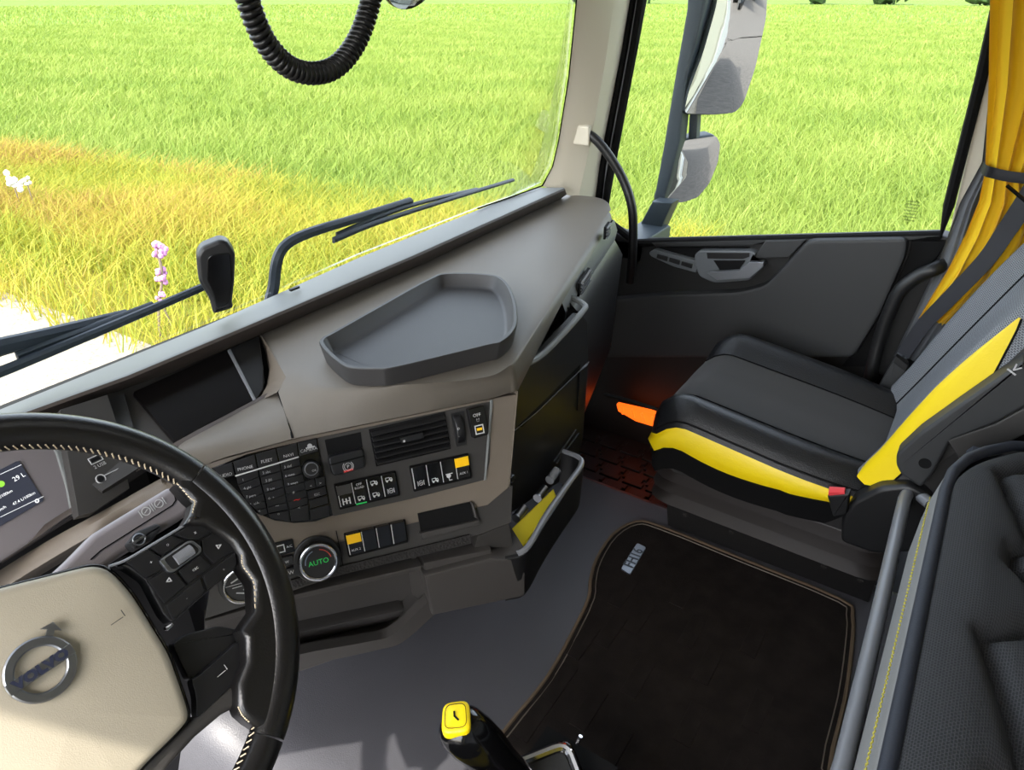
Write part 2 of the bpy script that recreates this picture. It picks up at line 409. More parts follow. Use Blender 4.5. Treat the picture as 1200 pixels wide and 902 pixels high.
# ---- tall flowering stem and two white umbels
m_stem = M('stem', (110, 96, 84), .8); m_purple = M('purple petals', (170, 120, 170), .8); m_wpet = M('white petals', (205, 205, 200), .8)
def flat_blob(m, c, r, k=7, rr=.5):
    for _ in range(k):
        d = rng.normal(size=3)*r*rr; R = [[c+d+A(math.cos(a)*math.sin(b), math.sin(a)*math.sin(b), math.cos(b))*r*.5 for a in np.linspace(0, 2*math.pi, 7)[:-1]] for b in (.3, 1.2, 2.0, 2.8)]
        m.rings(R, True, True, True)
base = pz(188, 395, GZ)
t = thing('thistle', base, 'tall purple-flowered stem standing in the verge beyond the windscreen', 'flower')
st = MB(); pts = [base]
for (u, v), dz in (((186, 360), .2), ((190, 325), .4), ((184, 288), .62)):
    q = hit(u, v, base, nrm(A(fw[0], fw[1], 0))); pts.append(q)
st.tube(spline(pts, 5), .012, 6); st.tube([pts[0]+A(.12, -.05, 0), lerp(pts[1], pts[2], .3)], .009, 6)
st.build('stem', m_stem, t)
for (u, v, r) in ((183, 286, .055), (188, 295, .05), (182, 297, .04), (191, 325, .05), (187, 318, .035), (190, 345, .035)):
    fl = MB(); flat_blob(fl, hit(u, v, base, nrm(A(fw[0], fw[1], 0))), r); fl.build('flower_head', m_purple, t)
for (u, v, lab) in ((14, 211, 'white flower cluster in the brown verge grass, the larger of two'), (31, 213, 'white flower cluster in the brown verge grass, the smaller of two')):
    c = pz(u, v, GZ+.55); t = thing('white_flower', (c[0], c[1], GZ), lab, 'flower')
    a = MB(); a.tube([A(c[0], c[1], GZ), c], .008, 6); a.build('stem', m_stem, t)
    f = MB(); flat_blob(f, c, .085 if u < 20 else .055, 9, .5); f.build('flower_head', m_wpet, t)
# ---- far trees
m_tree = M('far tree green', (52, 78, 34), .9, var=(.4, .35))
for i in range(10):
    a = math.radians(61+i*5.2+rng.uniform(-.4, .4)); d = 205+rng.uniform(-4, 6); h = rng.uniform(7, 11)
    c = A(CAM[0]+math.sin(a)*d, math.cos(a)*d, GZ); t = MB()
    t.tube([c-A(0, 0, .2), c+A(0, 0, h*.5)], [.35, .2], 6)
    for _ in range(10):
        q = c+A(rng.normal(0, 2.6), rng.normal(0, 2.6), h*(.2+.6*rng.random())); r = rng.uniform(1.6, 3)
        R = [[q+A(math.cos(x)*math.sin(b), math.sin(x)*math.sin(b), math.cos(b)*.9)*r*(1+.2*rng.normal()) for x in np.linspace(0, 2*math.pi, 9)[:-1]] for b in (.35, 1.0, 1.6, 2.2, 2.8)]
        t.rings(R, True, True, True)
    tag(t.build('tree', m_tree), 'dark green tree at the far edge of the field', 'tree', 'trees along the far edge of the field')

# ---- the truck's own white flank and trailer, and vehicles behind: seen in the mirrors
m_tyre = M('tyre', (28, 28, 28), .8); m_truckdark = M('dark truck front', (40, 46, 52), .4)
def wheel_mb(m, c, r, w, ax=A(1, 0, 0)):
    f = Fr(c, ax, A(0, 1, 0)); m.disc(f, r, w/2, w, 20, .04)
tr = thing('semi_trailer', (0, -7.5, GZ), 'long white box trailer behind the cab, reflected in the large mirror', 'trailer')
MB().box((0, -8.2, .75), (2.5, 12.6, 2.7), bev=.06).build('box_body', m_truck, tr)
MB().box((0, -8.2, -.7), (2.2, 12.2, .18)).build('chassis', m_truckdark, tr)
for y in (-10.2, -11.5, -12.8):
    w = MB(); wheel_mb(w, A(1.08, y, GZ+.5), .5, .3); w.build('wheel', m_tyre, tr)
MB().slab([A(1.27, y, z) for y, z in ((-3.2, -.6), (-8.8, -.6), (-8.8, -1.1), (-3.2, -1.1))], A(1, 0, 0), .05, .01).build('side_skirt', m_truck, tr)
def parked(x, y, s, label, cab_m, name='parked_truck', cat='truck'):
    t = thing(name, (x, y, GZ), label, cat)
    MB().box((x, y-1, GZ+1.9*s), (2.4*s, 2.0, 2.8*s), bev=.12).build('cab', cab_m, t)
    MB().box((x, y-6, GZ+2.1*s), (2.4*s, 7.5, 2.9*s), bev=.05).build('box_body', m_truck, t)
    MB().slab([A(x+a*s, y+.02, GZ+b*s) for a, b in ((-1.05, 2.0), (1.05, 2.0), (.95, 2.9), (-.95, 2.9))], A(0, 1, 0), .04, .01).build('windscreen', m_gloss, t)
    MB().box((x, y+.05, GZ+.75*s), (2.3*s, .2, .5*s), bev=.04).build('bumper', m_truckdark, t)
    for dx in (-1, 1):
        for dy in (-1.2, -8):
            w = MB(); wheel_mb(w, A(x+dx*s*1.05, y+dy, GZ+.5), .5, .3); w.build('wheel', m_tyre, t)
parked(4.6, -34, .95, 'dark-fronted lorry parked behind, in the large mirror', m_truckdark)
parked(8.4, -40, .95, 'white lorry parked behind at the right of the large mirror', m_truck)
parked(1.0, -48, .95, 'distant lorry with a dark cab parked far behind the trailer', m_truckdark)
struct(MB().box((5.5, -70, GZ+.02), (18, 100, .02)).build('lorry_park', bpy.data.materials['asphalt']))
struct(MB().slab([A(xe(0)-.2, -20.2, GZ+.03), A(11, -20.2, GZ+.03), A(6.4, -5, GZ+.03), A(xe(0)-.2, 1.5, GZ+.03)], A(0, 0, 1), .004).build('road_widening', bpy.data.materials['asphalt']))

# ================================================================ cab shell
WS = Fr(A(0, 1.035, .775), A(0, .98, .2), A(1, 0, 0))          # windscreen plane, +n outwards; local y goes... see below
WSo = A(0, 1.035, .775); WSn = nrm(A(0, -.98, -.2))            # inward normal
WP = Fr(WSo, WSn, A(-1, 0, 0))                                 # local x = -world x, local y = up the glass
def wp(u, v, h=0): return WP.pix(u, v, h)
XD = 1.2                                                       # passenger door plane
DF = Fr(A(XD, 0, 0), A(-1, 0, 0), A(0, 1, 0))                  # faces into the cab; local x = +y? (ex=y), local y = ez x ex
def dslab(m, pts, h=0, depth=.02, bev=.004, r=0):
    P = [px(u, v, XD-h) for u, v in pts]
    if r: P = rounded(P, r)
    return m.slab(P, A(-1, 0, 0), depth, bev)
# floor: raised tunnel, rolling down to both footwells
R = []
prof = [(-1.25, -.22), (-.46, -.22), (-.44, -.21), (-.41, -.15), (-.37, -.05), (-.32, -.008), (-.24, 0), (.2, 0), (.775, 0), (.795, -.008), (.805, -.03), (.81, -.11)]
for y in (-.95, -.3, .0, .3, .6, .8): R.append([A(x, y, z) for x, z in prof])
for y, dz in ((.9, .012), (.98, .05), (1.04, .13), (1.07, .25)): R.append([A(x, y, z+dz) for x, z in prof])
m = MB(); m.rings(R, False, flip=True); struct(m.build('floor', m_vinyl, ang=60))
fl = MB(); fl.box((1.0, .1, -.125), (.42, 2.1, .03)); foot = struct(fl.build('floor_footwell', m_rubber))
tile = None                                                    # interlocking rubber tiles moulded on the passenger floor
for i in range(5):
    for j in range(11):
        x0 = .84+i*.075; y0 = .2+j*.08+(.04 if i % 2 else 0); s = .033
        if tile is None:
            tb = MB(); P = [A(a, b, 0) for a, b in ((-s, -s), (-s*.3, -s), (-s*.3, -s*.7), (s*.3, -s*.7), (s*.3, -s), (s, -s), (s, s), (s*.3, s), (s*.3, s*1.3), (-s*.3, s*1.3), (-s*.3, s), (-s, s))]
            tb.slab(P, A(0, 0, 1), .008, .002, 1); tile = tb.build('floor_tile', m_rubber); o = tile
        else: o = tile.copy(); COL.objects.link(o)
        o.location = (x0, y0, -.1035); o.parent = foot
# walls
m = MB(); m.box((-.4, 1.13, .2), (1.9, .06, 1.0)); m.box((1.0, 1.13, .2), (.9, .06, 1.0)); struct(m.build('wall_front', m_dark))
m = MB(); m.box((0, 1.0, 1.83), (2.6, .1, .5)); struct(m.build('trim_1', m_roof))
m = MB(); m.box((0, -1.0, .85), (2.6, .06, 2.4)); struct(m.build('wall_back', m_roof))
m = MB()
for c, s in (((0, .75, 2.05), (2.6, .65, .05)), ((0, -.65, 2.05), (2.6, .75, .05)), ((-.85, .07, 2.05), (.9, .71, .05)), ((.85, .07, 2.05), (.9, .71, .05))): m.box(c, s)
struct(m.build('ceiling', m_roof))
m = MB(); m.box((0, .07, 2.06), (.82, .73, .008)); struct(m.build('added_hatch', m_hatch))  # unseen roof hatch, added to bring soft daylight into the cab
# windscreen
P = [wp(u, v) for u, v in ((676, 0), (667, 90), (655, 165), (648, 195), (636, 214), (600, 231), (560, 245), (420, 300), (240, 380), (0, 477))]
top = [P[0]+(P[0]-P[1])/np.linalg.norm(P[0]-P[1])*.62, None]
bl = P[-1].copy(); br_ = A(-1.08, bl[1], bl[2]); tl = A(-1.02, top[0][1], top[0][2])
P = [top[0]]+P+[br_, tl]
m = MB(); m.slab([p+WSn*-.004 for p in P], WSn, .005); w1_ = struct(m.build('window_1', m_glass)); tx = MB(); tf1 = Fr(wp(636, 201, .002), WSn, A(1, 0, 0))
for k, s_ in enumerate(('IMI', 'MMI I', 'IM')): tx.text(tf1, s_, .006, .0005, dy=.014-.012*k)
tx.build('glass_marking', m_ink, w1_)
# A pillar, passenger side
pf = [wp(u, v) for u, v in ((676, 0), (667, 90), (655, 165), (648, 195), (636, 218))]
pr = [px(u, v, XD-.02) for u, v in ((738, 0), (728, 60), (709, 158), (703, 190), (697, 236))]
def ext(L): return [L[0]+(L[0]-L[1])/np.linalg.norm(L[0]-L[1])*.5]+L
pf, pr = ext(pf), ext(pr)
m = MB(); rows = []
for a, b in zip(pf, pr):
    q = lerp(a, b, .55)+A(-.03, -.035, 0); q1 = lerp(a, b, .2)+A(-.012, -.02, 0); q2 = lerp(a, b, .82)+A(-.03, -.02, 0)
    rows.append([a+A(0, .002, 0), a, q1, q, q2, b, b+A(.05, .02, 0)])
m.rings(rows, False, flip=False); struct(m.build('trim_3', m_beige, ang=25))
# black ceramic border on the passenger side and along the foot
edge = P[:-2]
mb = MB(); inn = [p for p in edge]
edge = [p+WSn*.004 for p in edge]; ins = [p+WSn*.004 for p in inset(P, .007, newell(P))[:len(edge)]]; edge = ext([p+WSn*.001 for p in pf[1:]]+[p+WSn*.001 for p in P[6:8]]); ins = [p+A(-.007, 0, .004 if i > 4 else 0) for i, p in enumerate(edge)]
mb.rings([[p for p in edge], ins], False); struct(mb.build('trim_2', m_ink))
# door opening seals beside the pillar
sl_ = [px(u, v, XD-.005) for u, v in ((741, 0), (731, 60), (713, 158), (706, 195), (701, 240))]; sl_ = ext(sl_)
m = MB(); m.tube(sl_, .011, 8); struct(m.build('trim_4', m_dark))
sl2 = ext([px(u, v, XD+.004) for u, v in ((756, 0), (745, 60), (725, 165), (716, 215), (709, 255))])
m = MB(); m.rings([[p+A(.01, .03, 0) for p in sl_], [lerp(p, q, .5)+A(-.004, 0, 0) for p, q in zip(sl_, sl2)], sl2], False, flip=True); m.rings([[p+A(.012, .03, 0) for p in sl_], [p+A(.012, 0, 0) for p in sl2]], False); struct(m.build('trim_5', m_steel))

# ---------------------------------------------------------------- passenger door
door = bpy.data.objects.new('door_1', None); COL.objects.link(door); door.location = (XD, .5, .3); door['kind'] = 'structure'
WORLD['door_1'] = Matrix.Translation(door.location)
sill = [(700, 262), (745, 284), (762, 284), (1102, 276), (1120, 281)]
P = [px(u, v, XD) for u, v in sill]; P += [A(XD, -.1, .74), A(XD, -.1, -.3), A(XD, 1.05, -.3), A(XD, 1.05, .6)]
m = MB(); m.slab(P, A(-1, 0, 0), .06, .008); m.build('door_body', m_doorblack, door)
# window frame: black seal all round the opening
wo = [(752, -2), (742, 60), (722, 165), (713, 215), (708, 255), (745, 284), (762, 284), (1102, 276), (1112, 240), (1150, 90), (1170, 0)]
W3 = [px(u, v, XD) for u, v in wo]; d = W3[0]-W3[1]; W3 = [W3[0]+d/np.linalg.norm(d)*.35]+W3+[W3[-1]+(W3[-1]-W3[-2])/np.linalg.norm(W3[-1]-W3[-2])*.3]
m = MB(); m.tube(W3, .012, 8, closed=True, flat=(1, 1)); m.build('window_frame', m_dark, door)
m = MB(); m.slab([p+A(.012, 0, 0) for p in W3], A(-1, 0, 0), .004); g2 = struct(m.build('window_2', m_glass))
m = MB(); m.slab([A(XD+.03, y, z) for y, z in ((1.1, W3[0][2]-.02), (-1.0, W3[0][2]-.02), (-1.0, 2.05), (1.1, 2.05))], A(-1, 0, 0), .05); struct(m.build('wall_right', m_roof))
m = MB(); dslab(m, [(762, 284), (1102, 276), (1066, 282), (946, 283), (896, 284), (880, 288), (768, 289)], .012, .03, .004); m.build('sill_ledge', m_doorgrey, door)
m = MB(); dslab(m, [(946, 281), (1064, 279), (1062, 300), (1030, 372), (1000, 420), (700, 420), (700, 352), (780, 345), (865, 342), (896, 334), (912, 318)], .03, .05, .012, .02); m.build('door_pad', m_doorgrey, door)
m = MB(); dslab(m, [(897, 282), (944, 281), (925, 302), (882, 303)], .02, .03, .004); m.build('sill_plate', m_doorgrey, door)
m = MB(); dslab(m, [(768, 289), (880, 289), (862, 300), (830, 303), (800, 300)], .002, .01, .002); m.build('sill_recess', m_dark, door)
def zd(L): return [(740+x/5, 260+y/5) for x, y in L]
m = MB(); dslab(m, zd([(100, 180), (135, 160), (400, 235), (378, 300), (240, 262), (110, 202)]), .02, .03, .004, .006); sw = m.build('switch_strip', m_bezel, door)
for k in range(3):
    m = MB(); x0 = 150+k*72; y0 = 190+k*21; dslab(m, zd([(x0, y0), (x0+62, y0+17), (x0+56, y0+42), (x0-6, y0+22)]), .025, .008, .002); m.build('window_switch', m_black, sw)
hb = MB(); out = [px(u, v, XD-.028) for u, v in zd([(365, 195), (395, 168), (700, 170), (735, 185), (700, 236), (775, 236), (776, 265), (690, 345), (480, 360), (395, 322), (372, 260)])]
out = rounded(out, .012)
hb.slab(out, A(-1, 0, 0), .03, .006); hz = hb.build('handle_bezel', m_bezel, door)
m = MB(); dslab(m, zd([(440, 180), (690, 182), (690, 205), (650, 218), (445, 215)]), .03, .004, .001); m.build('bezel_recess', m_black, hz)
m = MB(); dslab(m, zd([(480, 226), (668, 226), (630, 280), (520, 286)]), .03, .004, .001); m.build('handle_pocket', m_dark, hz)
m = MB(); dslab(m, zd([(440, 300), (460, 294), (632, 284), (690, 236), (772, 238), (772, 262), (690, 330), (500, 342)]), .048, .014, .0015); m.build('door_handle', m_handle, hz)
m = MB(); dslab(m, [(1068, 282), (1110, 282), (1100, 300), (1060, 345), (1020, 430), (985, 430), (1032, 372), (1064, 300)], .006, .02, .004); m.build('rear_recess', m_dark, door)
gp = [px(u, v, XD-.06) for u, v in ((1098, 314), (1075, 324), (1055, 340), (1042, 365), (1030, 400), (1020, 440))]
gp = [gp[0]+A(.05, -.01, 0)]+gp+[gp[-1]+A(.05, 0, -.02)]
m = MB(); m.tube(spline(gp, 5), .017, 10); m.build('pull_handle', m_black, door)
# B pillar
P = [px(u, v, XD+.005) for u, v in ((1165, 40), (1162, 70), (1110, 283))]
B0 = P[0]+(P[0]-P[1])/np.linalg.norm(P[0]-P[1])*.6
m = MB(); m.slab([B0, P[0], P[2], A(XD+.005, -.12, .74), A(XD+.005, -1, .74), A(XD+.005, -1, B0[2])], A(-1, 0, 0), .05, .01); struct(m.build('trim_6', m_beige))
m = MB(); m.box((XD+.01, -.56, .2), (.05, .88, 1.2)); struct(m.build('trim_7', m_doorblack))
tx = MB(); tf = Fr(px(1068, 247, XD+.006), A(-1, 0, 0), A(0, -1, 0))
for k in range(7): tx.text(tf, 'IIMIIMIMMI' if k % 2 else 'MIIMIIMII', .0065, .001, dy=.022-k*.0075)
tx.build('glass_marking', m_dark, g2)

# driver side: unseen wall, opening shaped for the daylight and the hub's sun edge
m = MB(); XL = -1.3
for c, s in (((XL, -.6, .2), (.06, .9, 1.04)), ((XL, 1.02, .2), (.06, .16, 1.04)), ((XL, .1, 1.79), (.06, 2.2, .50)), ((XL, 1.02, 1.2), (.06, .16, 1.1)), ((XL, -.62, 1.2), (.06, .76, 1.1))): m.box(c, s)
struct(m.build('wall_left', m_roof))
# the driver's door is assumed open for its light: nothing fills this opening

# ================================================================ dashboard
dash = thing('dashboard', (.1, .8, .3), 'wide grey-brown dashboard with charcoal switch panel running under the windscreen', 'dashboard')
ZT = .74
# frame of the switch panel: faces the driver, leaning back 24 degrees
SO = A(-.303, .793, .68); tl_ = math.radians(24); nh = nrm(A(-.539, -.843, 0))
SF = Fr(SO, nh*math.cos(tl_)+A(0, 0, math.sin(tl_)), A(.843, -.539, 0))
def spoly(pts, h=0, r=0, k=3):
    P = SF.poly(pts, h); return rounded(P, r, k) if r else P
# ---- ledge along the foot of the glass
rear = [wp(u, v, -.002) for u, v in ((0, 478), (240, 381), (420, 301), (590, 233), (632, 219))]
rear = [A(-1.08, 1.04, .775)]+rear
mid = [pz(u, v, .778) for u, v in ((30, 483), (150, 440), (294, 380), (483, 300), (662, 220))]
mid = [A(-1.08, mid[0][1], .778), mid[0], mid[1], mid[2], mid[3], mid[4]]
low = [pz(u, v, .752) for u, v in ((60, 483), (210, 430), (305, 390), (507, 302), (664, 228))]
low = [A(-1.08, low[0][1], .752)]+low
m = MB(); m.rings([[p+A(0, .03, -.05) for p in rear], [p+A(0, 0, -.002) for p in rear], [p+A(0, .006, 0) for p in mid], [p+A(0, .002, -.001) for p in mid]], False, flip=True); m.build('ledge', m_rail, dash)
m = MB(); m.rings([[p+A(0, .002, -.001) for p in mid], [p+A(0, -.001, -.005) for p in mid], low, [p+A(0, .04, -.03) for p in low]], False, flip=True); m.build('ledge_front', m_raildark, dash)
m = MB(); q = wp(300, 356, 0); m.box(pz(345, 338, .781), (.02, .006, .004)); m.build('ledge_sensor', m_black, dash)
# ---- table top with rolled front, in one skin
Bk = [pz(u, v, ZT) for u, v in ((305, 391), (400, 347), (507, 300), (600, 257), (664, 228), (698, 231), (712, 237), (716, 246))]
Fr1 = [(335, 441), (400, 452), (490, 449), (570, 441), (600, 426), (655, 340), (690, 286), (714, 248)]
Ft = [(343, 514), (420, 498), (500, 482), (573, 467), (607, 457), (662, 349), (695, 296), (717, 257)]
rows = []
ftz = [.68, .68, .68, .68, .685, .722, .724, .726]
K = [pz(u, v, ZT) for u, v in Fr1]; D = [pz(u, v, z) for (u, v), z in zip(Ft, ftz)]
D[0:5] = [SF.pix(u, v, .004) for u, v in Ft[0:5]]
for b, k_, d in zip(Bk, K, D):
    first = k_ is K[0]
    col = [b+A(0, .03, -.02), b, lerp(b, k_, .5), lerp(b, k_, .85), lerp(b, k_, 1.0)+A(0, 0, -.001)]
    c = k_+(d-k_)*.35; c[2] = k_[2]-(k_[2]-d[2])*.10
    c2 = k_+(d-k_)*.72; c2[2] = k_[2]-(k_[2]-d[2])*.45
    if first: c, c2 = pz(326, 459, .728), pz(335, 487, .708)
    col += [c, c2, d, d-SF.n*.02+A(0, 0, -.004)]; rows.append(col)
tt = []
for i in range(len(rows[0])):
    tt.append(spline([r[i] for r in rows[:5]], 5)[:-1]+spline([r[i] for r in rows[4:]], 4))
m = MB(); m.rings(tt, False, flip=True); m.build('table_top', m_dash, dash, ang=50)
# wedge at the left end of the table, and fascia left of the seam
lipz = .742
we = [pz(304, 390, .744), pz(314, 404, .742), pz(324, 421, .741), pz(335, 440, .739), pz(334, 449, .735), pz(324, 460, .724)]
wi = [pz(303, 393, .735), pz(311, 412, .712), pz(315, 433, .70), pz(313, 450, .695), pz(307, 462, .694), pz(299, 472, .694)]
m = MB(); m.rings([we, wi], False); m.build('recess_cheek', m_wood, dash, ang=60)
# rounded lower rim of the display recess
ra = [pz(300, 472, .692), pz(262, 492, .69), pz(225, 511, .69), pz(180, 536, .688), pz(120, 575, .66), pz(60, 612, .64), pz(0, 650, .62)]
rb = [pz(325, 458, .712), pz(285, 480, .70), pz(235, 507, .698), pz(195, 530, .694), pz(130, 572, .667), pz(68, 612, .65), pz(0, 660, .63)]
m = MB(); m.rings([[p+A(0, 0.01, -.02) for p in ra], ra, [lerp(a, b, .5)+A(0, 0, .006) for a, b in zip(ra, rb)], rb], False); m.build('recess_rim', m_raildark, dash, ang=60)
fa = [rb[0], rb[1], rb[2], pz(207, 524, .70), pz(193, 545, .70)]
fb = [SF.pix(u, v, .004) for u, v in ((343, 514), (300, 526), (260, 537), (222, 552), (190, 566))]
m = MB(); md = [lerp(a, b, .45)+A(-.006, -.008, .012) for a, b in zip(fa, fb)]; md2 = [lerp(a, b, .8)+A(-.004, -.005, .008) for a, b in zip(fa, fb)]
m.rings([spline(r, 4) for r in ([p+A(0, .01, -.01) for p in fa], fa, md, md2, fb, [p-SF.n*.02 for p in fb])], False); m.build('fascia', m_dash, dash, ang=60)
m = MB(); m.tube([rb[0]+A(0, 0, .004), D[0]*.45+rb[0]*.55+A(-.004, -.006, .011), fb[0]+A(0, 0, .002)], .0016, 6); m.build('seam', m_dark, dash)
# display recess: backing, screen, pillars
TL, TR, BR, BL = pz(148, 460, .742), pz(262, 411, .742), pz(298, 471, .692), pz(205, 519, .692)
n_ = newell([TL, BL, BR, TR]); DSF = Fr(TL, n_ if n_@(CAM-TL) > 0 else -n_, TR-TL)
def dp(pts, h=0): return [DSF.pix(u, v, h) for u, v in pts]
m = MB(); m.slab(dp([(60, 484), (210, 431), (303, 391), (306, 410), (310, 448), (300, 474), (225, 512), (180, 537), (120, 575), (95, 560)], -.006), DSF.n, .02, 0); m.build('recess_back', m_panel, dash)
m = MB(); m.slab(rounded(dp([(155, 459), (266, 409), (297, 469), (205, 518)], .001), .004), DSF.n, .008, .002); m.build('display_screen', m_screen, dash)
m = MB(); m.slab(dp([(269, 408), (303, 394), (309, 430), (309, 455), (299, 470)], .001), DSF.n, .008, .002); m.build('display_side_panel', m_black, dash)
m = MB(); m.slab(dp([(267, 410), (270, 408), (300, 467), (298, 470)], .004), DSF.n, .006, .001); m.build('display_trim', m_steel, dash)
m = MB(); m.slab(dp([(126, 468), (145, 460), (157, 500), (140, 512), (132, 500)], .003), DSF.n, .01, .002); m.build('recess_post', m_doorgrey, dash)
# ---- instrument cluster behind the wheel
IF = Fr(pz(50, 600, .66), nrm(A(.12, -.83, .55)), A(1, .1, 0))
m = MB(); m.slab(rounded(IF.poly([(-160, 560), (-60, 500), (40, 500), (72, 528), (80, 545), (94, 578), (90, 602), (60, 622), (0, 660), (-120, 720)]), .012), IF.n, .03, .006); ic = m.build('instrument_cluster', m_lilac, dash)
m = MB(); m.slab(rounded(IF.poly([(60, 500), (82, 530), (95, 578), (92, 603), (84, 604), (78, 570), (66, 530), (50, 505)], .004), .004), IF.n, .01, .003); m.build('cluster_hood', m_rail, ic)
m = MB(); m.slab(rounded(IF.poly([(-70, 585), (22, 539), (52, 586), (-40, 640)], .002), .003), IF.n, .004, .001); m.build('cluster_display', M('lit display', (40, 42, 50), .3, emit=((60, 64, 78), .25)), ic)
tx = MB()
def itext(u, v, s, size, sx=1): f = Fr(IF.pix(u, v, .003), IF.n, IF.pix(30, 0.0, 0)*0+IF.pix(60, 570)-IF.pix(0, 603)); tx.text(f, s, size, sx=sx)
itext(22, 559, '29 L', .0085); itext(6, 579, 'L/100km', .005); itext(28, 584, '47.4 L/100km', .0052); itext(2, 596, 'km/h', .005)
for a, b in (((0, 556), (24, 545)), ((0, 606), (50, 582))):
    p, q = IF.loc(*a), IF.loc(*b); tx.stroke(IF, [p, q], .0005, .003)
p, q = IF.loc(44, 587), IF.loc(40, 592); tx.ring(Fr(IF.pix(43, 587, .002), IF.n, A(1, 0, 0)), .0016, .0022, .001, .001, 16)
tx.build('lettering', M('display print', (225, 228, 230), .5, emit=((225, 228, 230), .5)), ic)
gm = MB(); gm.disc(IF.at(1, 567, .002), .004, .001, .001, 14); gm.build('eco_leaf', M('display green', (130, 190, 60), .5, emit=((130, 190, 60), .4)), ic)
# socket panel with the two sockets
UFo = pz(120, 560, .69); UF = Fr(UFo, nrm(A(.1, -.75, .62)), pz(160, 540, .69)-UFo)
m = MB(); m.slab(UF.poly([(70, 480), (126, 462), (140, 505), (152, 572), (110, 600), (92, 604)], -.002), UF.n, .02, .001); up_ = m.build('socket_panel', m_panel, dash)
tx = MB(); f = UF.at(119, 548, .0)
f2 = Fr(UF.pix(112, 538), UF.n, UF.x); tx.ring(Fr(UF.pix(118, 561), UF.n, UF.x), .0052, .0064, .001, .001, 20)
tx.stroke(f2, [(-.008, -.0042), (.008, -.0042), (.008, .0042), (-.008, .0042), (-.008, -.0042)], .001)
tx.text(Fr(UF.pix(117, 545), UF.n, UF.x), '2 USB', .0065); tx.text(Fr(UF.pix(120, 570), UF.n, UF.x), 'AUX', .006)
g = Fr(UF.pix(118, 561), UF.n, UF.x); tx.stroke(g, [(.006, .002), (.028, .002)], .001); tx.build('lettering', m_white, up_)
m = MB(); m.disc(Fr(UF.pix(118, 561, .001), UF.n, UF.x), .0035, .001, .001, 16); m.box(UF.pix(112, 538, .0005), (.011, .004, .001), (UF.x, UF.y, UF.n)); m.build('socket', m_dark, up_)
# brown knee strip under the cluster
ka = [SF.pix(u, v, .0) for u, v in ((230, 548), (195, 565))]+[pz(140, 596, .66), pz(60, 640, .63), pz(-20, 690, .60)]
kb = [SF.pix(u, v, .0) for u, v in ((250, 560), (205, 582))]+[pz(150, 612, .63), pz(64, 664, .60), pz(-20, 715, .57)]
m = MB(); m.rings([spline(r, 4) for r in ([p+A(0, .02, -.004) for p in ka], ka, [lerp(a, b, .5)+A(-.004, -.008, .004) for a, b in zip(ka, kb)], kb, [p+A(0, .03, -.01) for p in kb])], False); m.build('knee_strip', m_wood, dash, ang=60)
m = MB(); m.slab([A(-1.1, 1.0, .62), A(-.3, 1.0, .62), A(-.3, 1.0, -.1), A(-1.1, 1.0, -.1)], A(0, -1, 0), .03); m.build('footwell_panel', m_black, dash)

# ---- switch panel: brown surround, charcoal fields
sur = MB(); sur.slab(spoly([(225, 548), (343, 514), (575, 467), (607, 461), (600, 548), (596, 572), (572, 592), (470, 617), (345, 650), (300, 655), (262, 640)], -.002), SF.n, .03, .003); sur.build('panel_surround', m_wood, dash)
m = MB(); m.slab(rounded(spoly([(372, 513), (576, 470), (574, 540), (569, 562), (480, 585), (390, 605)], .0), .003), SF.n, .02, .001); m.build('switch_field', m_panel, dash)
m = MB(); m.slab(spoly([(575, 469), (578, 468), (570, 562), (567.5, 563)], .002), SF.n, .01, .001); m.build('field_trim', m_rail, dash)
m = MB(); m.slab(spoly([(250, 668), (330, 632), (400, 622), (470, 607), (573, 580), (601, 569), (599, 612), (560, 627), (450, 655), (350, 690), (240, 725)], -.004), SF.n, .025, .001); m.build('lower_switch_field', m_panel, dash)
# black radio keypad with single keys
def z7(L): return [(230+x/3.243, 450+y/3.243) for x, y in L]
def z9(L): return [(230+x/6.016, 490+y/6.016) for x, y in L]
m = MB(); m.slab(spoly([(247, 549), (290, 532), (371, 513), (390, 604), (370, 611), (345, 613), (322, 610), (305, 603), (285, 595)], .001), SF.n, .02, .001); kp = m.build('keypad', m_gloss, dash)
def key(quad, name='key', mat=None, h=.004, par=None, b=.0007, lift=.004):
    q = SF.poly(quad, lift); c = sum(q)/4
    q = [c+(p-c)*.94 for p in q]
    k = MB(); k.slab(q, SF.n, h, b, 1); return k.build(name, mat or m_key, par)
cols = [[(110, 350), (255, 307), (415, 253), (563, 212), (712, 172), (850, 137)],
        [(185, 430), (276, 405), (435, 355), (585, 312), (725, 272), (866, 236)]]
for i in range(5): key(z9([cols[0][i], cols[0][i+1], cols[1][i+1], cols[1][i]]), par=kp)
# numeric rows
TLk, TRk, BLk, BRk = (276, 410), (730, 276), (452, 690), (795, 600)
tops = [[(276, 410), (435, 360), (590, 318), (728, 278)], [(290, 470), (447, 415), (600, 370), (740, 332)], [(312, 520), (460, 470), (612, 425), (750, 390)],
        [(345, 575), (474, 528), (622, 485), (765, 447)], [(385, 615), (488, 580), (630, 540), (778, 500)], [(425, 650), (497, 630), (640, 592), (790, 552)], [(455, 690), (505, 672), (655, 645), (792, 605)]]
for r in range(6):
    for c in range(3): key(z9([tops[r][c], tops[r][c+1], tops[r+1][c+1], tops[r+1][c]]), par=kp)
key(z9([(505, 676), (655, 648), (665, 728), (520, 704)]), par=kp); key(z9([(657, 646), (795, 608), (800, 722), (668, 730)]), par=kp)
key(z9([(760, 445), (833, 425), (845, 490), (772, 512)]), par=kp); key(z9([(838, 424), (908, 404), (915, 472), (848, 490)]), par=kp)
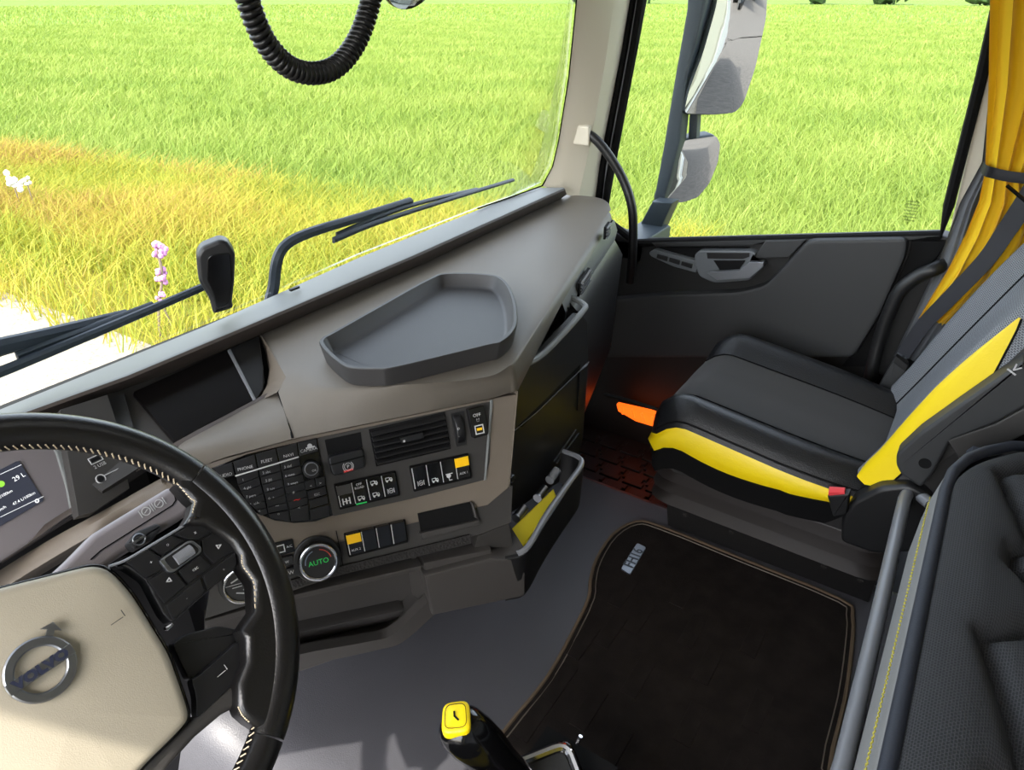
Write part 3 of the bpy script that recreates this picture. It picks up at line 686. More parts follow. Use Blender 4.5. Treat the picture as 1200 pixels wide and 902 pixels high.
key(z9([(775, 515), (915, 478), (925, 535), (790, 575)]), par=kp); key(z9([(792, 580), (928, 542), (935, 600), (800, 640)]), par=kp); key(z9([(800, 645), (936, 606), (945, 690), (806, 722)]), par=kp)
m = MB(); m.slab(spoly(z9([(272, 404), (722, 268), (724, 276), (276, 412)]), .0046), SF.n, .002); m.build('key_line', m_white, kp)
kf = SF.at(*z9([(812, 358)])[0], .004); m = MB(); m.disc(kf, .0125, .012, .014, 26, .002); m.disc(kf, .0105, .0135, .002, 26, .001); kn = m.build('keypad_knob', m_black, kp)
m = MB(); m.ring(Fr(SF.pix(*z9([(812, 358)])[0], .018), SF.n, SF.x), .0085, .0095, .0, .002); m.build('knob_ring', m_steel, kp)
tx = MB()
ksl = SF.pix(*z9([(728, 278)])[0])-SF.pix(*z9([(276, 410)])[0])
def ktext(x, y, s, size, F2=z9, h=.0048, mb=None, sx=1.): (mb or tx).text(Fr(SF.pix(*F2([(x, y)])[0], h), SF.n, SF.x), s, size, h=.0002, sx=sx)
for x, y, s in ((200, 402, 'AUDIO'), (345, 352, 'PHONE'), (497, 300, 'FLEET'), (650, 262, 'NAVI'), (793, 222, 'CAMERA')): ktext(x, y, s, .0062)
rowsT = [('1', '2 abc', '3 def'), ('4 ghi', '5 jkl', '6 mno'), ('7 pqrs', '8 tuv', '9 wxyz'), ('*  a/A', '0  +', '#')]
ctr = [[(330, 435), (495, 380), (645, 340)], [(360, 490), (510, 436), (660, 400)], [(385, 548), (525, 497), (680, 458)], [(410, 602), (530, 562), (685, 522)]]
for R_, C_ in zip(rowsT, ctr):
    for s, (x, y) in zip(R_, C_): ktext(x, y, s, .0052)
ktext(852, 537, 'ESC', .005); ktext(445, 655, '<', .006); ktext(580, 672, 'o', .006); ktext(725, 632, '<', .006); ktext(808, 478, '<', .006); ktext(875, 458, '>', .006); ktext(570, 615, '~', .009); ktext(832, 368, 'OK', .0045, h=.0178)
hf = SF.at(*z9([(800, 195)])[0], .0048); tx.disc(hf, .0035, .0003, .0003, 12); tx.stroke(hf, [(-.005, -.002), (.006, -.002)], .002)
tx.build('lettering', m_grey, kp)
tx = MB(); ktext(710, 572, '~', .016); tx.build('call_end_mark', m_red, kp)

# ---- parking brake lever recess
m = MB(); m.slab(spoly(z7([(488, 212), (625, 182), (632, 240), (500, 272)]), .001), SF.n, .003); m.build('brake_recess', m_dark, dash)
m = MB(); m.slab(rounded(spoly(z7([(500, 278), (634, 244), (643, 318), (520, 352)]), .012), .006, 3), SF.n, .02, .003); bk = m.build('parking_brake', m_key, dash)
m = MB(); m.slab(spoly(z7([(506, 305), (637, 270), (638, 276), (508, 311)]), .0125), SF.n, .002); m.build('grip_line', m_dark, bk)
tx = MB(); f = SF.at(*z7([(577, 313)])[0], .0122); f.x, f.y = f.x*.8, f.y*.8; tx.text(f, 'P', .009); tx.ring(f, .0062, .0072, .0006, .001, 24)
for sg in (-1, 1):
    L = [(sg*.0095*math.cos(a), .0095*math.sin(a)) for a in np.linspace(-.8, .8, 6)]; tx.stroke(f, L, .001)
tx.build('brake_mark', m_white, bk)
m = MB(); m.slab(spoly(z7([(560, 329), (596, 319), (597, 326), (562, 337)]), .0126), SF.n, .001); m.build('red_line', m_red, bk)
# ---- air vent with slats
m = MB(); m.slab(spoly(z7([(655, 172), (945, 105), (968, 246), (684, 313)]), .0008), SF.n, .003); av = m.build('air_vent', m_dark, dash)
for k in range(6):
    t0, t1 = (k+.12)/6, (k+.72)/6
    a, b, c, d = A(662, 178), A(940, 113), A(960, 242), A(686, 306)
    q = [lerp(a, d, t0), lerp(b, c, t0), lerp(b, c, t1), lerp(a, d, t1)]
    P = SF.poly(z7([tuple(x) for x in q])); P = [P[0]+SF.n*.002, P[1]+SF.n*.002, P[2]+SF.n*.009, P[3]+SF.n*.009]
    s = MB(); s.slab(P, newell(P) if newell(P)@SF.n > 0 else -newell(P), .0022, .0006, 1); s.build('vent_slat', m_black, av)
s = MB(); s.slab(spoly(z7([(775, 203), (862, 182), (866, 205), (782, 226)]), .012), SF.n, .006, .002); s.build('vent_tab', m_key, av)
s = MB(); s.slab(spoly(z7([(786, 214), (793, 212), (795, 220), (788, 222)]), .0125), SF.n, .001); s.build('vent_dot', m_white, av)
m = MB(); m.slab(spoly(z7([(968, 112), (1018, 100), (1028, 230), (990, 238)]), .0012), SF.n, .003); wr = m.build('thumbwheel_slot', m_black, dash)
wf = SF.at(*z7([(994, 168)])[0], -.004)
w = MB(); R = []
for j in (-1, -.7, .7, 1):
    R.append([wf.o+SF.x*j*.006+(SF.y*math.cos(a)*.024+SF.n*math.sin(a)*.016)*(1 if abs(j) < .9 else .93) for a in np.linspace(0, 2*math.pi, 33)[:-1]])
w.rings(R, True, True, True); w.build('thumbwheel', m_key, wr)
tx = MB(); ktext(996, 168, 'o', .008, z7, .0125); ktext(998, 195, 'I', .007, z7, .010); tx.build('lettering', m_white, wr)
m = MB(); m.slab(rounded(spoly(z7([(1032, 95), (1095, 80), (1112, 192), (1055, 208)]), .012), .003), SF.n, .02, .002); hs = m.build('hazard_module', m_gloss, dash)
tx = MB(); f = SF.at(*z7([(1076, 172)])[0], .0124); s_ = .0065; tx.stroke(f, [(-s_, -s_), (s_, -s_), (s_, s_), (-s_, s_), (-s_, -s_)], .0016)
ktext(1066, 118, 'OFF', .0075, z7, .0124); ktext(1070, 136, '!:!', .0075, z7, .0124); tx.build('lettering', m_white, hs)
m = MB(); m.slab(spoly(z7([(1066, 168), (1087, 164), (1086, 174), (1068, 178)]), .0125), SF.n, .0006); m.build('amber_mark', m_amber, hs)
# ---- rocker switches
def rocker(quad, split=True, top=None, icon=None, ic2=None, F2=z7, mat=None):
    q = SF.poly(F2(quad), .0105); c = sum(q)/4; q = [c+(p-c)*.955 for p in q]
    k = MB(); k.slab(rounded(q, .003, 3), SF.n, .014, .0012); rk = k.build('rocker_switch', mat or m_gloss, dash)
    f = Fr(sum(q)/4+SF.n*.0002, SF.n, SF.x)
    l0, l1 = lerp(q[0], q[3], .04), lerp(q[0], q[3], .96)
    e = MB(); e.slab([l0+SF.x*.0002, l1+SF.x*.0002, l1+SF.x*.0016, l0+SF.x*.0016], SF.n, .001); e.build('switch_edge', m_grey, rk)
    if top:
        t = MB(); t.slab([lerp(q[0], q[3], .05)+SF.n*.0009, lerp(q[1], q[2], .05)+SF.n*.0009, lerp(q[1], q[2], .46)+SF.n*.0009, lerp(q[0], q[3], .46)+SF.n*.0009], SF.n, .0015, .0006); t.build('switch_cap', top, rk)
    tx = MB()
    for spec, yy in ((icon, -.009), (ic2, .009)):
        if not spec: continue
        g = Fr(f.w(0, yy), SF.n, SF.x)
        if spec == 'ring': g.x, g.y = g.x*.8, g.y*.8; tx.ring(g, .0035, .0048, .0005, .0005, 18); tx.stroke(g, [(-.006, -.004), (-.006, .004)], .0009); tx.stroke(g, [(.006, -.004), (.006, .004)], .0009); tx.stroke(g, [(-.002, 0), (.002, 0)], .0012)
        elif spec == 'truck': g.x, g.y = g.x*.8, g.y*.8; tx.stroke(g, [(-.006, -.002), (-.006, .003), (.001, .003), (.001, -.002), (-.006, -.002)], .0011); tx.stroke(g, [(.002, -.002), (.002, .0015), (.005, .0015), (.006, -.002), (.002, -.002)], .0011); tx.disc(Fr(g.w(-.004, -.0035), SF.n, SF.x), .0016, .0005, .0005, 10); tx.disc(Fr(g.w(.004, -.0035), SF.n, SF.x), .0016, .0005, .0005, 10)
        elif spec == 'lamp': tx.disc(Fr(g.w(-.001, .001), SF.n, SF.x), .0035, .0005, .0005, 12); tx.stroke(g, [(-.005, .004), (.005, .004)], .0012); tx.stroke(g, [(-.001, -.002), (-.001, -.006), (.003, -.006)], .0012)
        elif spec == 'axle': tx.stroke(g, [(-.005, -.004), (-.005, .004)], .0018); tx.stroke(g, [(.005, -.004), (.005, .004)], .0018); tx.stroke(g, [(-.004, 0), (.004, 0)], .001); tx.stroke(g, [(0, -.003), (0, .003)], .002)
        else: tx.text(g, spec, .005)
    if tx.v: tx.build('switch_mark', m_white, rk)
    return rk
def row(a, b, c, d, n, specs, **kw):
    a, b, c, d = map(lambda p: A(*p), (a, b, c, d)); out = []
    for i in range(n):
        q = [lerp(a, b, i/n), lerp(a, b, (i+1)/n), lerp(d, c, (i+1)/n), lerp(d, c, i/n)]
        out.append(rocker([tuple(x) for x in q], **specs[i]))
    return out
m = MB(); m.slab(rounded(spoly(z7([(522, 380), (758, 328), (776, 424), (545, 478)]), .003), .002), SF.n, .01, .001); m.build('switch_bezel', m_dark, dash)
g_ = row((528, 384), (756, 332), (772, 420), (548, 473), 4, [dict(icon='axle', top=m_panel), dict(icon='truck', ic2='OFF\nROAD'), dict(icon='truck', ic2='truck'), dict(icon='ring', ic2='truck')])
m = MB(); m.slab(spoly(z7([(608, 455), (648, 446), (649, 450), (609, 460)]), .0112), SF.n, .001); m.build('switch_line', m_green, g_[1])
m = MB(); m.slab(rounded(spoly(z7([(810, 312), (1035, 262), (1048, 358), (828, 410)]), .003), .002), SF.n, .01, .001); m.build('switch_bezel', m_dark, dash)
g_ = row((815, 316), (1033, 266), (1046, 354), (830, 404), 4, [dict(icon='ring'), dict(icon='truck'), dict(icon='lamp'), dict(top=m_amber, icon='AUX 1')])
m = MB(); m.slab(rounded(spoly(z7([(560, 567), (795, 512), (806, 602), (580, 660)]), .0), .002), SF.n, .01, .001); m.build('switch_bezel', m_dark, dash)
g_ = row((566, 571), (793, 517), (804, 598), (583, 655), 4, [dict(top=m_amber, icon='AUX 2'), {}, {}, {}])
# ---- climate controls
def knob(u, v, r):
    f = SF.at(u, v, .0); m = MB(); m.ring(f, r*1.0, r*1.28, .006, .012, 36); m.build('knob_well', m_black, dash)
    m = MB(); m.disc(f, r*.9, .020, .03, 36, .002); k = m.build('climate_knob', m_black, dash)
    m = MB(); m.ring(Fr(f.w(0, 0, .021), SF.n, SF.x), r*.86, r*1.02, .002, .008, 40, .0012); m.build('knob_ring', m_chrome, k)
    return k, Fr(f.w(0, 0, .0205), SF.n, SF.x)
k1, f1 = knob(371.5, 654, .0268)
tx = MB(); tx.text(f1, 'AUTO', .0105, h=.0006); tx.build('auto_lettering', m_green, k1)
for mat, a0, a1 in ((M('warm mark', (190, 70, 55), .5), .2, 1.3), (M('cool mark', (120, 130, 150), .5), 1.9, 3.1)):
    tx = MB(); tx.stroke(f1, [(.0185*math.cos(a), .0185*math.sin(a)) for a in np.linspace(a0, a1, 10)], .0013); tx.build('temperature_arc', mat, k1)
k2, f2 = knob(283, 681, .0245)
tx = MB()
tx.stroke(f2, [(-.012, .008), (-.004, .011)], .0018); tx.stroke(f2, [(-.012, 0), (0, 0)], .001); tx.stroke(f2, [(.002, -.006), (.008, -.003), (.012, .006)], .002); tx.stroke(f2, [(-.008, -.008), (.004, -.012)], .0018); tx.stroke(f2, [(-.02, .004), (.02, .004)], .0008)
tx.build('airflow_mark', m_grey, k2)
m = MB(); m.slab(rounded(spoly([(318, 637), (343, 631), (346, 646), (323, 653)], .001), .002), SF.n, .004, .001); cs = m.build('climate_display', m_gloss, dash)
tx = MB(); f = SF.at(329, 643, .0014); q = .005; tx.stroke(f, [(-q, -q), (q, -q), (q, q), (-q, q), (-q, -q)], .0016); tx.text(SF.at(339, 640, .0014), 'A/C', .005); tx.build('lettering', m_white, cs)
for (a, b, s) in ((336, 657, 'w'), (341, 670, 'W')):
    f = SF.at(a, b, .003); m = MB(); m.box(f.o, (.018, .013, .006), (SF.x, SF.y, SF.n), .0012); kb_ = m.build('climate_button', m_key, dash)
    tx = MB(); tx.text(Fr(f.w(0, 0, .003), SF.n, SF.x), s, .008); tx.build('lettering', m_grey, kb_)
m = MB(); m.stroke(SF, [SF.loc(394, 622), SF.loc(402, 663)], .0012, .0005); m.build('panel_joint', m_dark, dash)
# ---- slot tray right of the lower field, cavity shade painted as a black face
m = MB(); m.slab(spoly(z7([(842, 492), (1040, 448), (1062, 505), (1070, 520), (856, 570)]), .0006), SF.n, .003); sl1 = m.build('slot_shade_face', m_dark, dash)
a_, b_2, c_, d_ = [SF.pix(*p) for p in z7([(846, 562), (1070, 512), (1072, 530), (856, 588)])]
m = MB(); m.slab([p+SF.n*.008 for p in (a_, b_2, c_, d_)], SF.n, .01, .002); m.build('tray_lip', m_panel, sl1)
m = MB(); m.slab(spoly(z7([(1045, 448), (1056, 455), (1072, 512), (1060, 508)]), .006), SF.n, .008, .002); m.build('tray_cheek', m_panel, sl1)
m = MB(); m.slab(spoly(z7([(360, 745), (560, 690), (1040, 572), (1045, 606), (560, 722), (372, 775)]), .0008), SF.n, .004); m.build('perforated_strip', M('perforated strip', (22, 19, 18), .7, bump=(260, 1.0, 'voronoi')), dash)

# ---- lower console: open bin on the left, box with liner bin on the right
b0 = SF.pix(345, 694, 0); b1 = SF.pix(560, 640, 0); hd = nrm(A(*(b1-b0)[:2], 0)); VN = nrm(np.cross(hd, A(0, 0, 1))); VN = VN if VN@A(0, -1, 0) > 0 else -VN
VF = Fr(b1-VN*.004, VN, hd)
def vp(pts, h=0): return VF.poly(pts, h)
def z8(L): return [(300+x/2.609, 600+y/2.609) for x, y in L]
m = MB(); m.slab(vp([(240, 725), (345, 692), (497, 660), (508, 722), (430, 760), (345, 790), (240, 820)], -.075), VF.n, .02, .004); m.build('bin_back', m_low, dash)
# side cheek and front lip of the left bin
lipo = [(235, 800), (345, 768), (430, 752), (462, 742), (505, 702)]; lipi = [(235, 822), (345, 784), (440, 762), (472, 752), (509, 720)]
m = MB(); T = spline(vp(lipo, .0), 4); Bq = spline(vp(lipi, -.004), 4)
m.rings([[p-VF.n*.02 for p in T], T, Bq, [p-VF.n*.07 for p in Bq]], False); m.rings([[p-VF.n*.02 for p in T], [p-VF.n*.02-A(0, 0, .03) for p in T], [p-VF.n*.08-A(0, 0, .035) for p in T]], False, flip=True); m.build('bin_front', m_low, dash, ang=50)
m = MB(); P0 = vp([(496, 661), (505, 700)], -.002); P1 = vp([(478, 668), (486, 718)], -.07); m.slab([P0[0], P0[1], P1[1], P1[0]], -VF.x, .012, .003); m.build('bin_cheek', m_low, dash)
m = MB(); m.slab(vp([(240, 728), (345, 697), (494, 663), (494, 668), (345, 703), (240, 735)], .002), VF.n, .02, .002); m.build('bin_top_edge', m_low, dash)
m = MB(); m.slab(vp([(345, 742), (470, 715), (486, 718), (476, 726), (345, 757)], -.05), VF.n, .03, .01); m.build('bin_step', m_low, dash)
# right block
m = MB(); m.slab(vp([(497, 675), (576, 654), (592, 656), (617, 646), (616, 699), (507, 722)], .012), VF.n, .10, .006); m.build('lower_block', m_low, dash)
m = MB(); m.slab(vp([(497, 660), (576, 644), (578, 657), (498, 678)], .0), VF.n, .08, .004); m.build('block_step', m_low, dash)
m = MB(); m.slab(vp([(560, 628), (597, 613), (602, 642), (556, 642)], -.012), VF.n, .1, .003); m.build('block_back', m_panel, dash)
# liner bin: right wall from the corner of the block to the back
c0 = VF.pix(617, 648, .012); zr = c0[2]; c1 = pz(684, 545, zr); c2 = pz(680, 535, zr); c3 = pz(662, 528, zr)
c0b = VF.pix(616, 699, .012); zb = c0b[2]
rim = spline([VF.pix(592, 656, .01), c0, lerp(c0, c1, .3), lerp(c0, c1, .7), c1, c2, c3], 5)
dn = A(0, 0, -1); wallh = zr-zb
m = MB(); outr = [p for p in rim]; ce = sum(rim)/len(rim)
def shr(p, d): v = (ce+A(-.06, .08, 0)-p)*A(1, 1, 0); return p+nrm(v)*d
bot = [shr(p, .006)+dn*wallh for p in rim]
m.rings([bot, outr], False); m.rings([outr, [shr(p, .004)+A(0, 0, .003) for p in rim], [shr(p, .014)+A(0, 0, .001) for p in rim], [shr(p, .016)+dn*.07 for p in rim]], False); m.build('liner_bin', m_black, dash, ang=60)
m = MB(); m.tube([shr(p, .007)+A(0, 0, .002) for p in rim[3:]], .0055, 8); m.build('bin_rim', m_steel, dash)
lin_ = [shr(p, .02)+dn*.005 for p in rim[5:]]
P0 = VF.pix(576, 655, -.005); P1 = VF.pix(600, 628, -.06); 
ly = MB(); ly.slab([pz(577, 656, zr-.004), pz(606, 650, zr-.012), pz(618, 634, zr-.02), pz(652, 580, zr-.03), pz(648, 572, zr-.02), pz(600, 618, zr-.012), pz(590, 632, zr-.006), pz(577, 640, zr-.002)], A(0, 0, 1), .01, .003); ly.build('bin_liner', M('yellow felt liner', (232, 210, 30), .85, bump=(700, .5)), dash)

# ---- storage box hanging on the passenger side of the panel
bl_, br_3 = pz(604, 447, .655), pz(687, 362, .70)
q0 = pz(612, 428, .70); q1 = pz(683, 368, .70); q2 = pz(686, 357, .70); q3 = pz(664, 346, .70)
BFx = nrm((q1-q0)*A(1, 1, 0)); BN = nrm(np.cross(BFx, A(0, 0, 1))); BN = BN if BN@A(0, -1, 0) > 0 else -BN
BF = Fr(q0, BN, BFx)
def bp(pts, h=0): return BF.poly(pts, h)
m = MB(); m.slab(rounded(bp([(612, 430), (640, 414), (683, 368), (689, 376), (690, 424), (600, 507), (600, 445)]), .006), BN, .02, .004); sb = m.build('storage_box', m_black, dash)
m = MB(); m.slab(bp([(600, 509), (690, 426), (684, 512), (678, 536), (655, 566), (598, 602), (597, 590)], -.003), BN, .03, .004); m.build('box_lower_panel', m_black, sb)
m = MB(); m.stroke(BF, [BF.loc(600, 506.5), BF.loc(628, 484)], .0014, .0006); m.stroke(BF, [BF.loc(628, 484), BF.loc(690, 424)], .0014, .0006); m.build('box_seam', m_steel, sb)
rimT = [bp([(612, 430)])[0], bp([(640, 414)])[0], bp([(683, 368)])[0], q2, q3]
m = MB(); m.tube([p+A(0, .004, 0) for p in spline(rimT, 4)], .006, 8); m.build('box_rim', m_rail, sb)
rg = q2-q1; m = MB(); W_ = [q1, q1+A(.01, .02, 0), q3+A(.02, .03, 0)]
m.rings([[p for p in W_], [p+dn*.22 for p in W_]], False); m.rings([[p+A(-.012, .004, 0) for p in W_][::-1], [p+A(-.012, .004, -.16) for p in W_][::-1]], False); m.build('box_side', m_black, sb)
il = bp([(612, 430), (683, 368)]); m = MB(); m.slab([il[0]+dn*.11, il[1]+dn*.11, il[1]+dn*.11-BN*.16, il[0]+dn*.11-BN*.16], A(0, 0, 1), .01); m.build('box_floor', m_dark, sb)
m = MB(); f = Fr(pz(640, 405, .63), A(0, 0, 1), A(1, .3, 0)); m.slab([pz(633, 400, .64), pz(655, 386, .64), pz(668, 366, .65), pz(660, 362, .66), pz(640, 384, .66)], A(0, 0, 1), .02, .006); m.build('box_insert', m_doorgrey, sb)
for p in ((609, 600), (634, 577), (648, 556)):
    f = Fr(VF.pix(p[0], p[1], -.005)*0+bp([p], .022)[0], BN, BFx); m = MB(); m.tube([f.w(-.012, -.004, .0), f.w(.012, .006, .004)], .0085, 10); m.disc(Fr(f.w(-.013, -.004, 0), -BFx, BN), .0092, .002, .004, 14); m.build('box_latch', m_alu if p[0] < 640 else m_steel, sb)
m = MB()
for o in (0, 8): m.stroke(BF, [BF.loc(649+o*.4, 540+o*.2), BF.loc(674+o*.4, 504+o*.5)], .003, .003)
m.build('box_grip', m_doorgrey, sb)
m = MB(); m.slab(bp([(599, 560), (603, 556), (604, 562), (600, 566)], .01), BN, .01); m.build('box_screw', m_chrome, sb)
# ---- return of the panel beside the box, and passenger side of the dash
e0, e1 = SF.pix(607, 461, 0), SF.pix(597, 572, -.002)
f0, f1_ = pz(614, 440, .69), pz(608, 562, .56)
m = MB(); m.rings([[e0+A(0, 0, .004), e1], [lerp(e0, e0+A(.03, .06, 0), .5), lerp(e1, e1+A(.03, .06, 0), .5)], [e0+A(.05, .09, 0), e1+A(.05, .09, 0)]], False); m.build('panel_return', m_wood, dash, ang=70)
side = [pz(655, 352, .722), pz(690, 297, .724), pz(718, 258, .726)]
s1 = [p+A(-.005, .006, -.055) for p in side]
m = MB(); m.rings([[p+A(.004, -.002, .002) for p in side], [lerp(a, b, .5)+A(.012, -.014, 0) for a, b in zip(side, s1)], [p+A(.014, -.012, 0) for p in s1]], False, flip=True); m.build('side_fascia', m_rail, dash, ang=60)
s2 = [p+A(-.02, .05, -.6) for p in s1]
m = MB(); m.rings([[p+A(.014, -.012, 0) for p in s1], [p+A(.03, -.03, -.04) for p in s1], [p+A(.02, -.02, -.32) for p in s1], s2], False, flip=True); m.build('glovebox', m_black, dash, ang=60)
gx = nrm((side[2]-side[0])*A(1, 1, 0)); gn = nrm(np.cross(gx, A(0, 0, 1))); gn = gn if gn@A(0, -1, 0) > 0 else -gn
GF = Fr(lerp(side[0], s1[0], .5)+A(.012, -.014, 0)+gn*.0, gn, gx)
for (uv, w_) in (((684, 330), .10), ((711, 270), .05)):
    m = MB(); f = GF.at(*uv); m.box(f.o, (w_, .030, .006), (f.x, f.y, f.n), .002); sv = m.build('side_vent', m_dark, dash)
    for k in range(4):
        m = MB(); m.box(f.w(0, -.012+k*.008, .005), (w_*.86, .003, .005), (f.x, f.y, f.n)); m.build('vent_slat', m_steel, sv)

# ================================================================ steering wheel
WC = A(-.6286, .5663, .7417); wt = .8707; WR, Wr = .215, .0175
WF = Fr(WC, A(0, -math.sin(wt), math.cos(wt)), A(1, 0, 0))
sw = thing('steering_wheel', WC, 'black leather steering wheel with a beige hub pad at the driver seat', 'steering wheel')
def wl(pts, h=0): return [WF.loc(u, v, h) for u, v in pts]
def wslab(m, pts, h, depth, bev=.003, r=.004, k=3, dome=0): P = WF.poly(pts, h); return m.slab(rounded(P, r, k) if r else P, WF.n, depth, bev, dome=dome)
def arc_tube(a0, a1, R=WR, r=Wr, n=60, h=0): return [WF.w(R*math.cos(a), R*math.sin(a), h) for a in np.linspace(a0, a1, n)]
a_up = math.atan2(*WF.loc(238, 545)[::-1]); a_lo = math.atan2(*WF.loc(325, 868)[::-1])
def rimpart(a0, a1, name, fat=0):
    n = 48; P = arc_tube(a0, a1, n=n); rr = [Wr+fat*math.sin(math.pi*i/(n-1))**.5 for i in range(n)]
    m = MB(); m.tube(P, rr, 18); return m.build(name, m_leather, sw, ang=60)
rimpart(a_up+.004, math.pi-a_up-.004, 'rim_top'); rimpart(a_lo+.004, a_up-.004, 'rim_grip', .0012); rimpart(math.pi-a_up+.004, math.pi-a_lo-.004, 'rim_grip', .0012); rimpart(math.pi-a_lo+.004, 2*math.pi+a_lo-.004, 'rim_bottom')
st = MB()
NSt = 200
for i in range(NSt):                                           # cream stitches on the inner side of the rim
    a = 2*math.pi*i/NSt; da = .012; q = math.radians(195)
    def on(a, q): return WF.w((WR+math.cos(q)*(Wr+.0006))*math.cos(a), (WR+math.cos(q)*(Wr+.0006))*math.sin(a), -math.sin(q)*(Wr+.0006)*1)
    st.tube([on(a-da, q-.12), on(a+da*.6, q+.2)], .0008, 4)
for path in ([(283, 650), (285, 664), (297, 682), (299, 715)], [(207, 566), (222, 583), (228, 588), (225, 602)], [(279, 828), (284, 838), (293, 847)]):
    Q = spline(WF.poly(path, .0135), 14)
    for i in range(0, len(Q)-2, 3): st.tube([Q[i], Q[i+2]+WF.n*.001], .0007, 4)
stuff(st.build('stitching', m_thread, sw))
# leather-covered spoke shoulder
pl = [(227, 545), (262, 570), (300, 615), (325, 668), (337, 730), (336, 790), (326, 850), (310, 858), (293, 847), (283, 838), (279, 828), (279, 800), (289, 775), (288, 748), (283, 738), (299, 715), (297, 682), (284, 664), (282, 650), (273, 636), (262, 628), (240, 614), (216, 614), (224, 602), (228, 588), (221, 582), (207, 566)]
def spoke_mesh(mir=False):
    m = MB(); P = []
    for u, v in pl:
        a, b = WF.loc(u, v, .014); P.append(WF.w(-a if mir else a, b, .014))
    m.slab(P, WF.n, .026, .010, 4); return m
for mir in (False, True): spoke_mesh(mir).build('spoke_shoulder', m_leather, sw, ang=60)
# hub pad, symmetric
hr = [(62, 657), (112, 660), (133, 668), (157, 695), (200, 765), (223, 831), (223, 844), (208, 861), (168, 900), (150, 925)]
H = wl(hr, .012); H = [(.006, H[0][1]+.004)]+H[1:]
hp = [WF.w(a, b, .012) for a, b in H]+[WF.w(-a, b, .012) for a, b in H[::-1]]
m = MB(); m.slab(rounded(hp, .012, 4), WF.n, .05, .009, 4, dome=.004); m.build('hub_pad', m_hub, sw, ang=60)
hb = [WF.w(a*1.05+.001, b*1.03, .0) for a, b in H]+[WF.w(-a*1.05-.001, b*1.03, .0) for a, b in H[::-1]]
m = MB(); m.slab(rounded(hb, .01, 3), WF.n, .05, .004, 2); m.build('hub_back', m_gloss, sw, ang=60)
# emblem: ring, arrow, name bar
eh = .0195; ef = Fr(WF.pix(48, 784, eh), WF.n, WF.x)
m = MB(); m.ring(ef, .0185, .0265, .0022, .004, 48, .0012); em = m.build('emblem', m_alu, sw)
d = math.radians(48); ax, ay = math.cos(d), math.sin(d)
ar = Fr(ef.w(ax*.0275, ay*.0275), WF.n, WF.x*ax+WF.y*ay)
m = MB(); m.slab([ar.w(-.001, -.003, .002), ar.w(.004, -.003, .002), ar.w(.004, -.008, .002), ar.w(.0105, 0, .002), ar.w(.004, .008, .002), ar.w(.004, .003, .002), ar.w(-.001, .003, .002)], WF.n, .003, .0006); m.build('emblem_arrow', m_alu, em)
m = MB(); m.slab([ef.w(-.0262, -.0048, .003), ef.w(.0262, -.0048, .003), ef.w(.0262, .0048, .003), ef.w(-.0262, .0048, .003)], WF.n, .004, .0008); m.build('emblem_bar', m_alu, em)
tx = MB(); tx.text(Fr(ef.w(0, 0, .0033), WF.n, WF.x), 'VOLVO', .0112, h=.0002, bold=.0007, sx=1.15); tx.build('lettering', M('emblem blue black', (38, 42, 60), .4), em)
tx = MB(); hf = Fr(WF.pix(136, 722, .0165), WF.n, WF.x); tx.stroke(hf, [(-.007, -.004), (.004, -.004)], .0007); tx.stroke(hf, [(.006, -.004), (.006, .002)], .0007); tx.build('horn_mark', m_panel, sw)
# button pad on the right spoke
def z5(L): return [(120+x/5.64, 580+y/5.64) for x, y in L]
m = MB(); wslab(m, z5([(60, 470), (145, 435), (300, 348), (560, 186), (680, 188), (830, 262), (895, 340), (905, 420), (880, 490), (690, 645), (460, 850), (400, 790), (280, 560), (150, 470)]), .002, .02, .003); bp_ = m.build('button_pad', m_black, sw)
m = MB(); m.tube(spline(WF.poly(z5([(570, 192), (680, 186), (760, 210), (840, 268), (888, 330), (905, 400), (903, 440)]), .004), 4), .0012, 6); m.build('pad_trim', m_chrome, bp_)
m = MB(); m.tube(spline(WF.poly(z5([(40, 472), (150, 432), (300, 345), (450, 255), (560, 188)]), .003), 3), .0014, 6); m.build('pad_edge', m_steel, bp_)
btn = [([(150, 442), (300, 352), (398, 410), (375, 430), (410, 488), (285, 553)], '+', .0), ([(312, 345), (458, 266), (548, 300), (392, 402)], 'o', 0), ([(474, 262), (562, 200), (690, 198), (740, 232), (632, 300), (560, 294)], 'x', 0),
       ([(652, 300), (746, 236), (828, 276), (884, 345), (884, 362), (733, 458), (658, 378)], '>', 1), ([(497, 502), (652, 392), (724, 466), (566, 590)], 'esc', 0), ([(292, 566), (412, 492), (440, 515), (490, 508), (560, 596), (412, 718)], '<', 1),
       ([(418, 730), (648, 546), (684, 634), (462, 826)], '-', 0), ([(660, 535), (884, 372), (895, 450), (868, 492), (694, 628)], '+', 0)]
for P, s, tri in btn:
    q = WF.poly(z5(P), .0052); c = sum(q)/len(q); q = [c+(p-c)*.955 for p in q]
    m = MB(); m.slab(q, WF.n, .006, .0012); b = m.build('wheel_button', m_key, bp_)
    tx = MB(); f = Fr(c+WF.n*.0003, WF.n, WF.x)
    if tri: g = .002; tx.stroke(f, [(-g*tri, 0), (g, g), (g, -g), (-g, 0)] if s == '<' else [(g, 0), (-g, g), (-g, -g), (g, 0)], .0009)
    else: tx.text(f, s, .005)
    tx.build('button_mark', m_grey, b) if False else tx.build('lettering', m_grey, bp_)
sc = rounded(WF.poly(z5([(372, 430), (560, 302), (600, 296), (662, 346), (655, 378), (468, 514), (436, 512)]), .0085), .003, 3)
m = MB(); m.slab(sc, WF.n, .006, .002); c_ = m.build('scroll_bezel', m_alu, bp_)
ci = sum(sc)/len(sc); inn = [ci+(p-ci)*.8+WF.n*.0004 for p in sc]
m = MB(); m.slab(inn, WF.n, .001); m.build('scroll_pocket', m_black, c_)
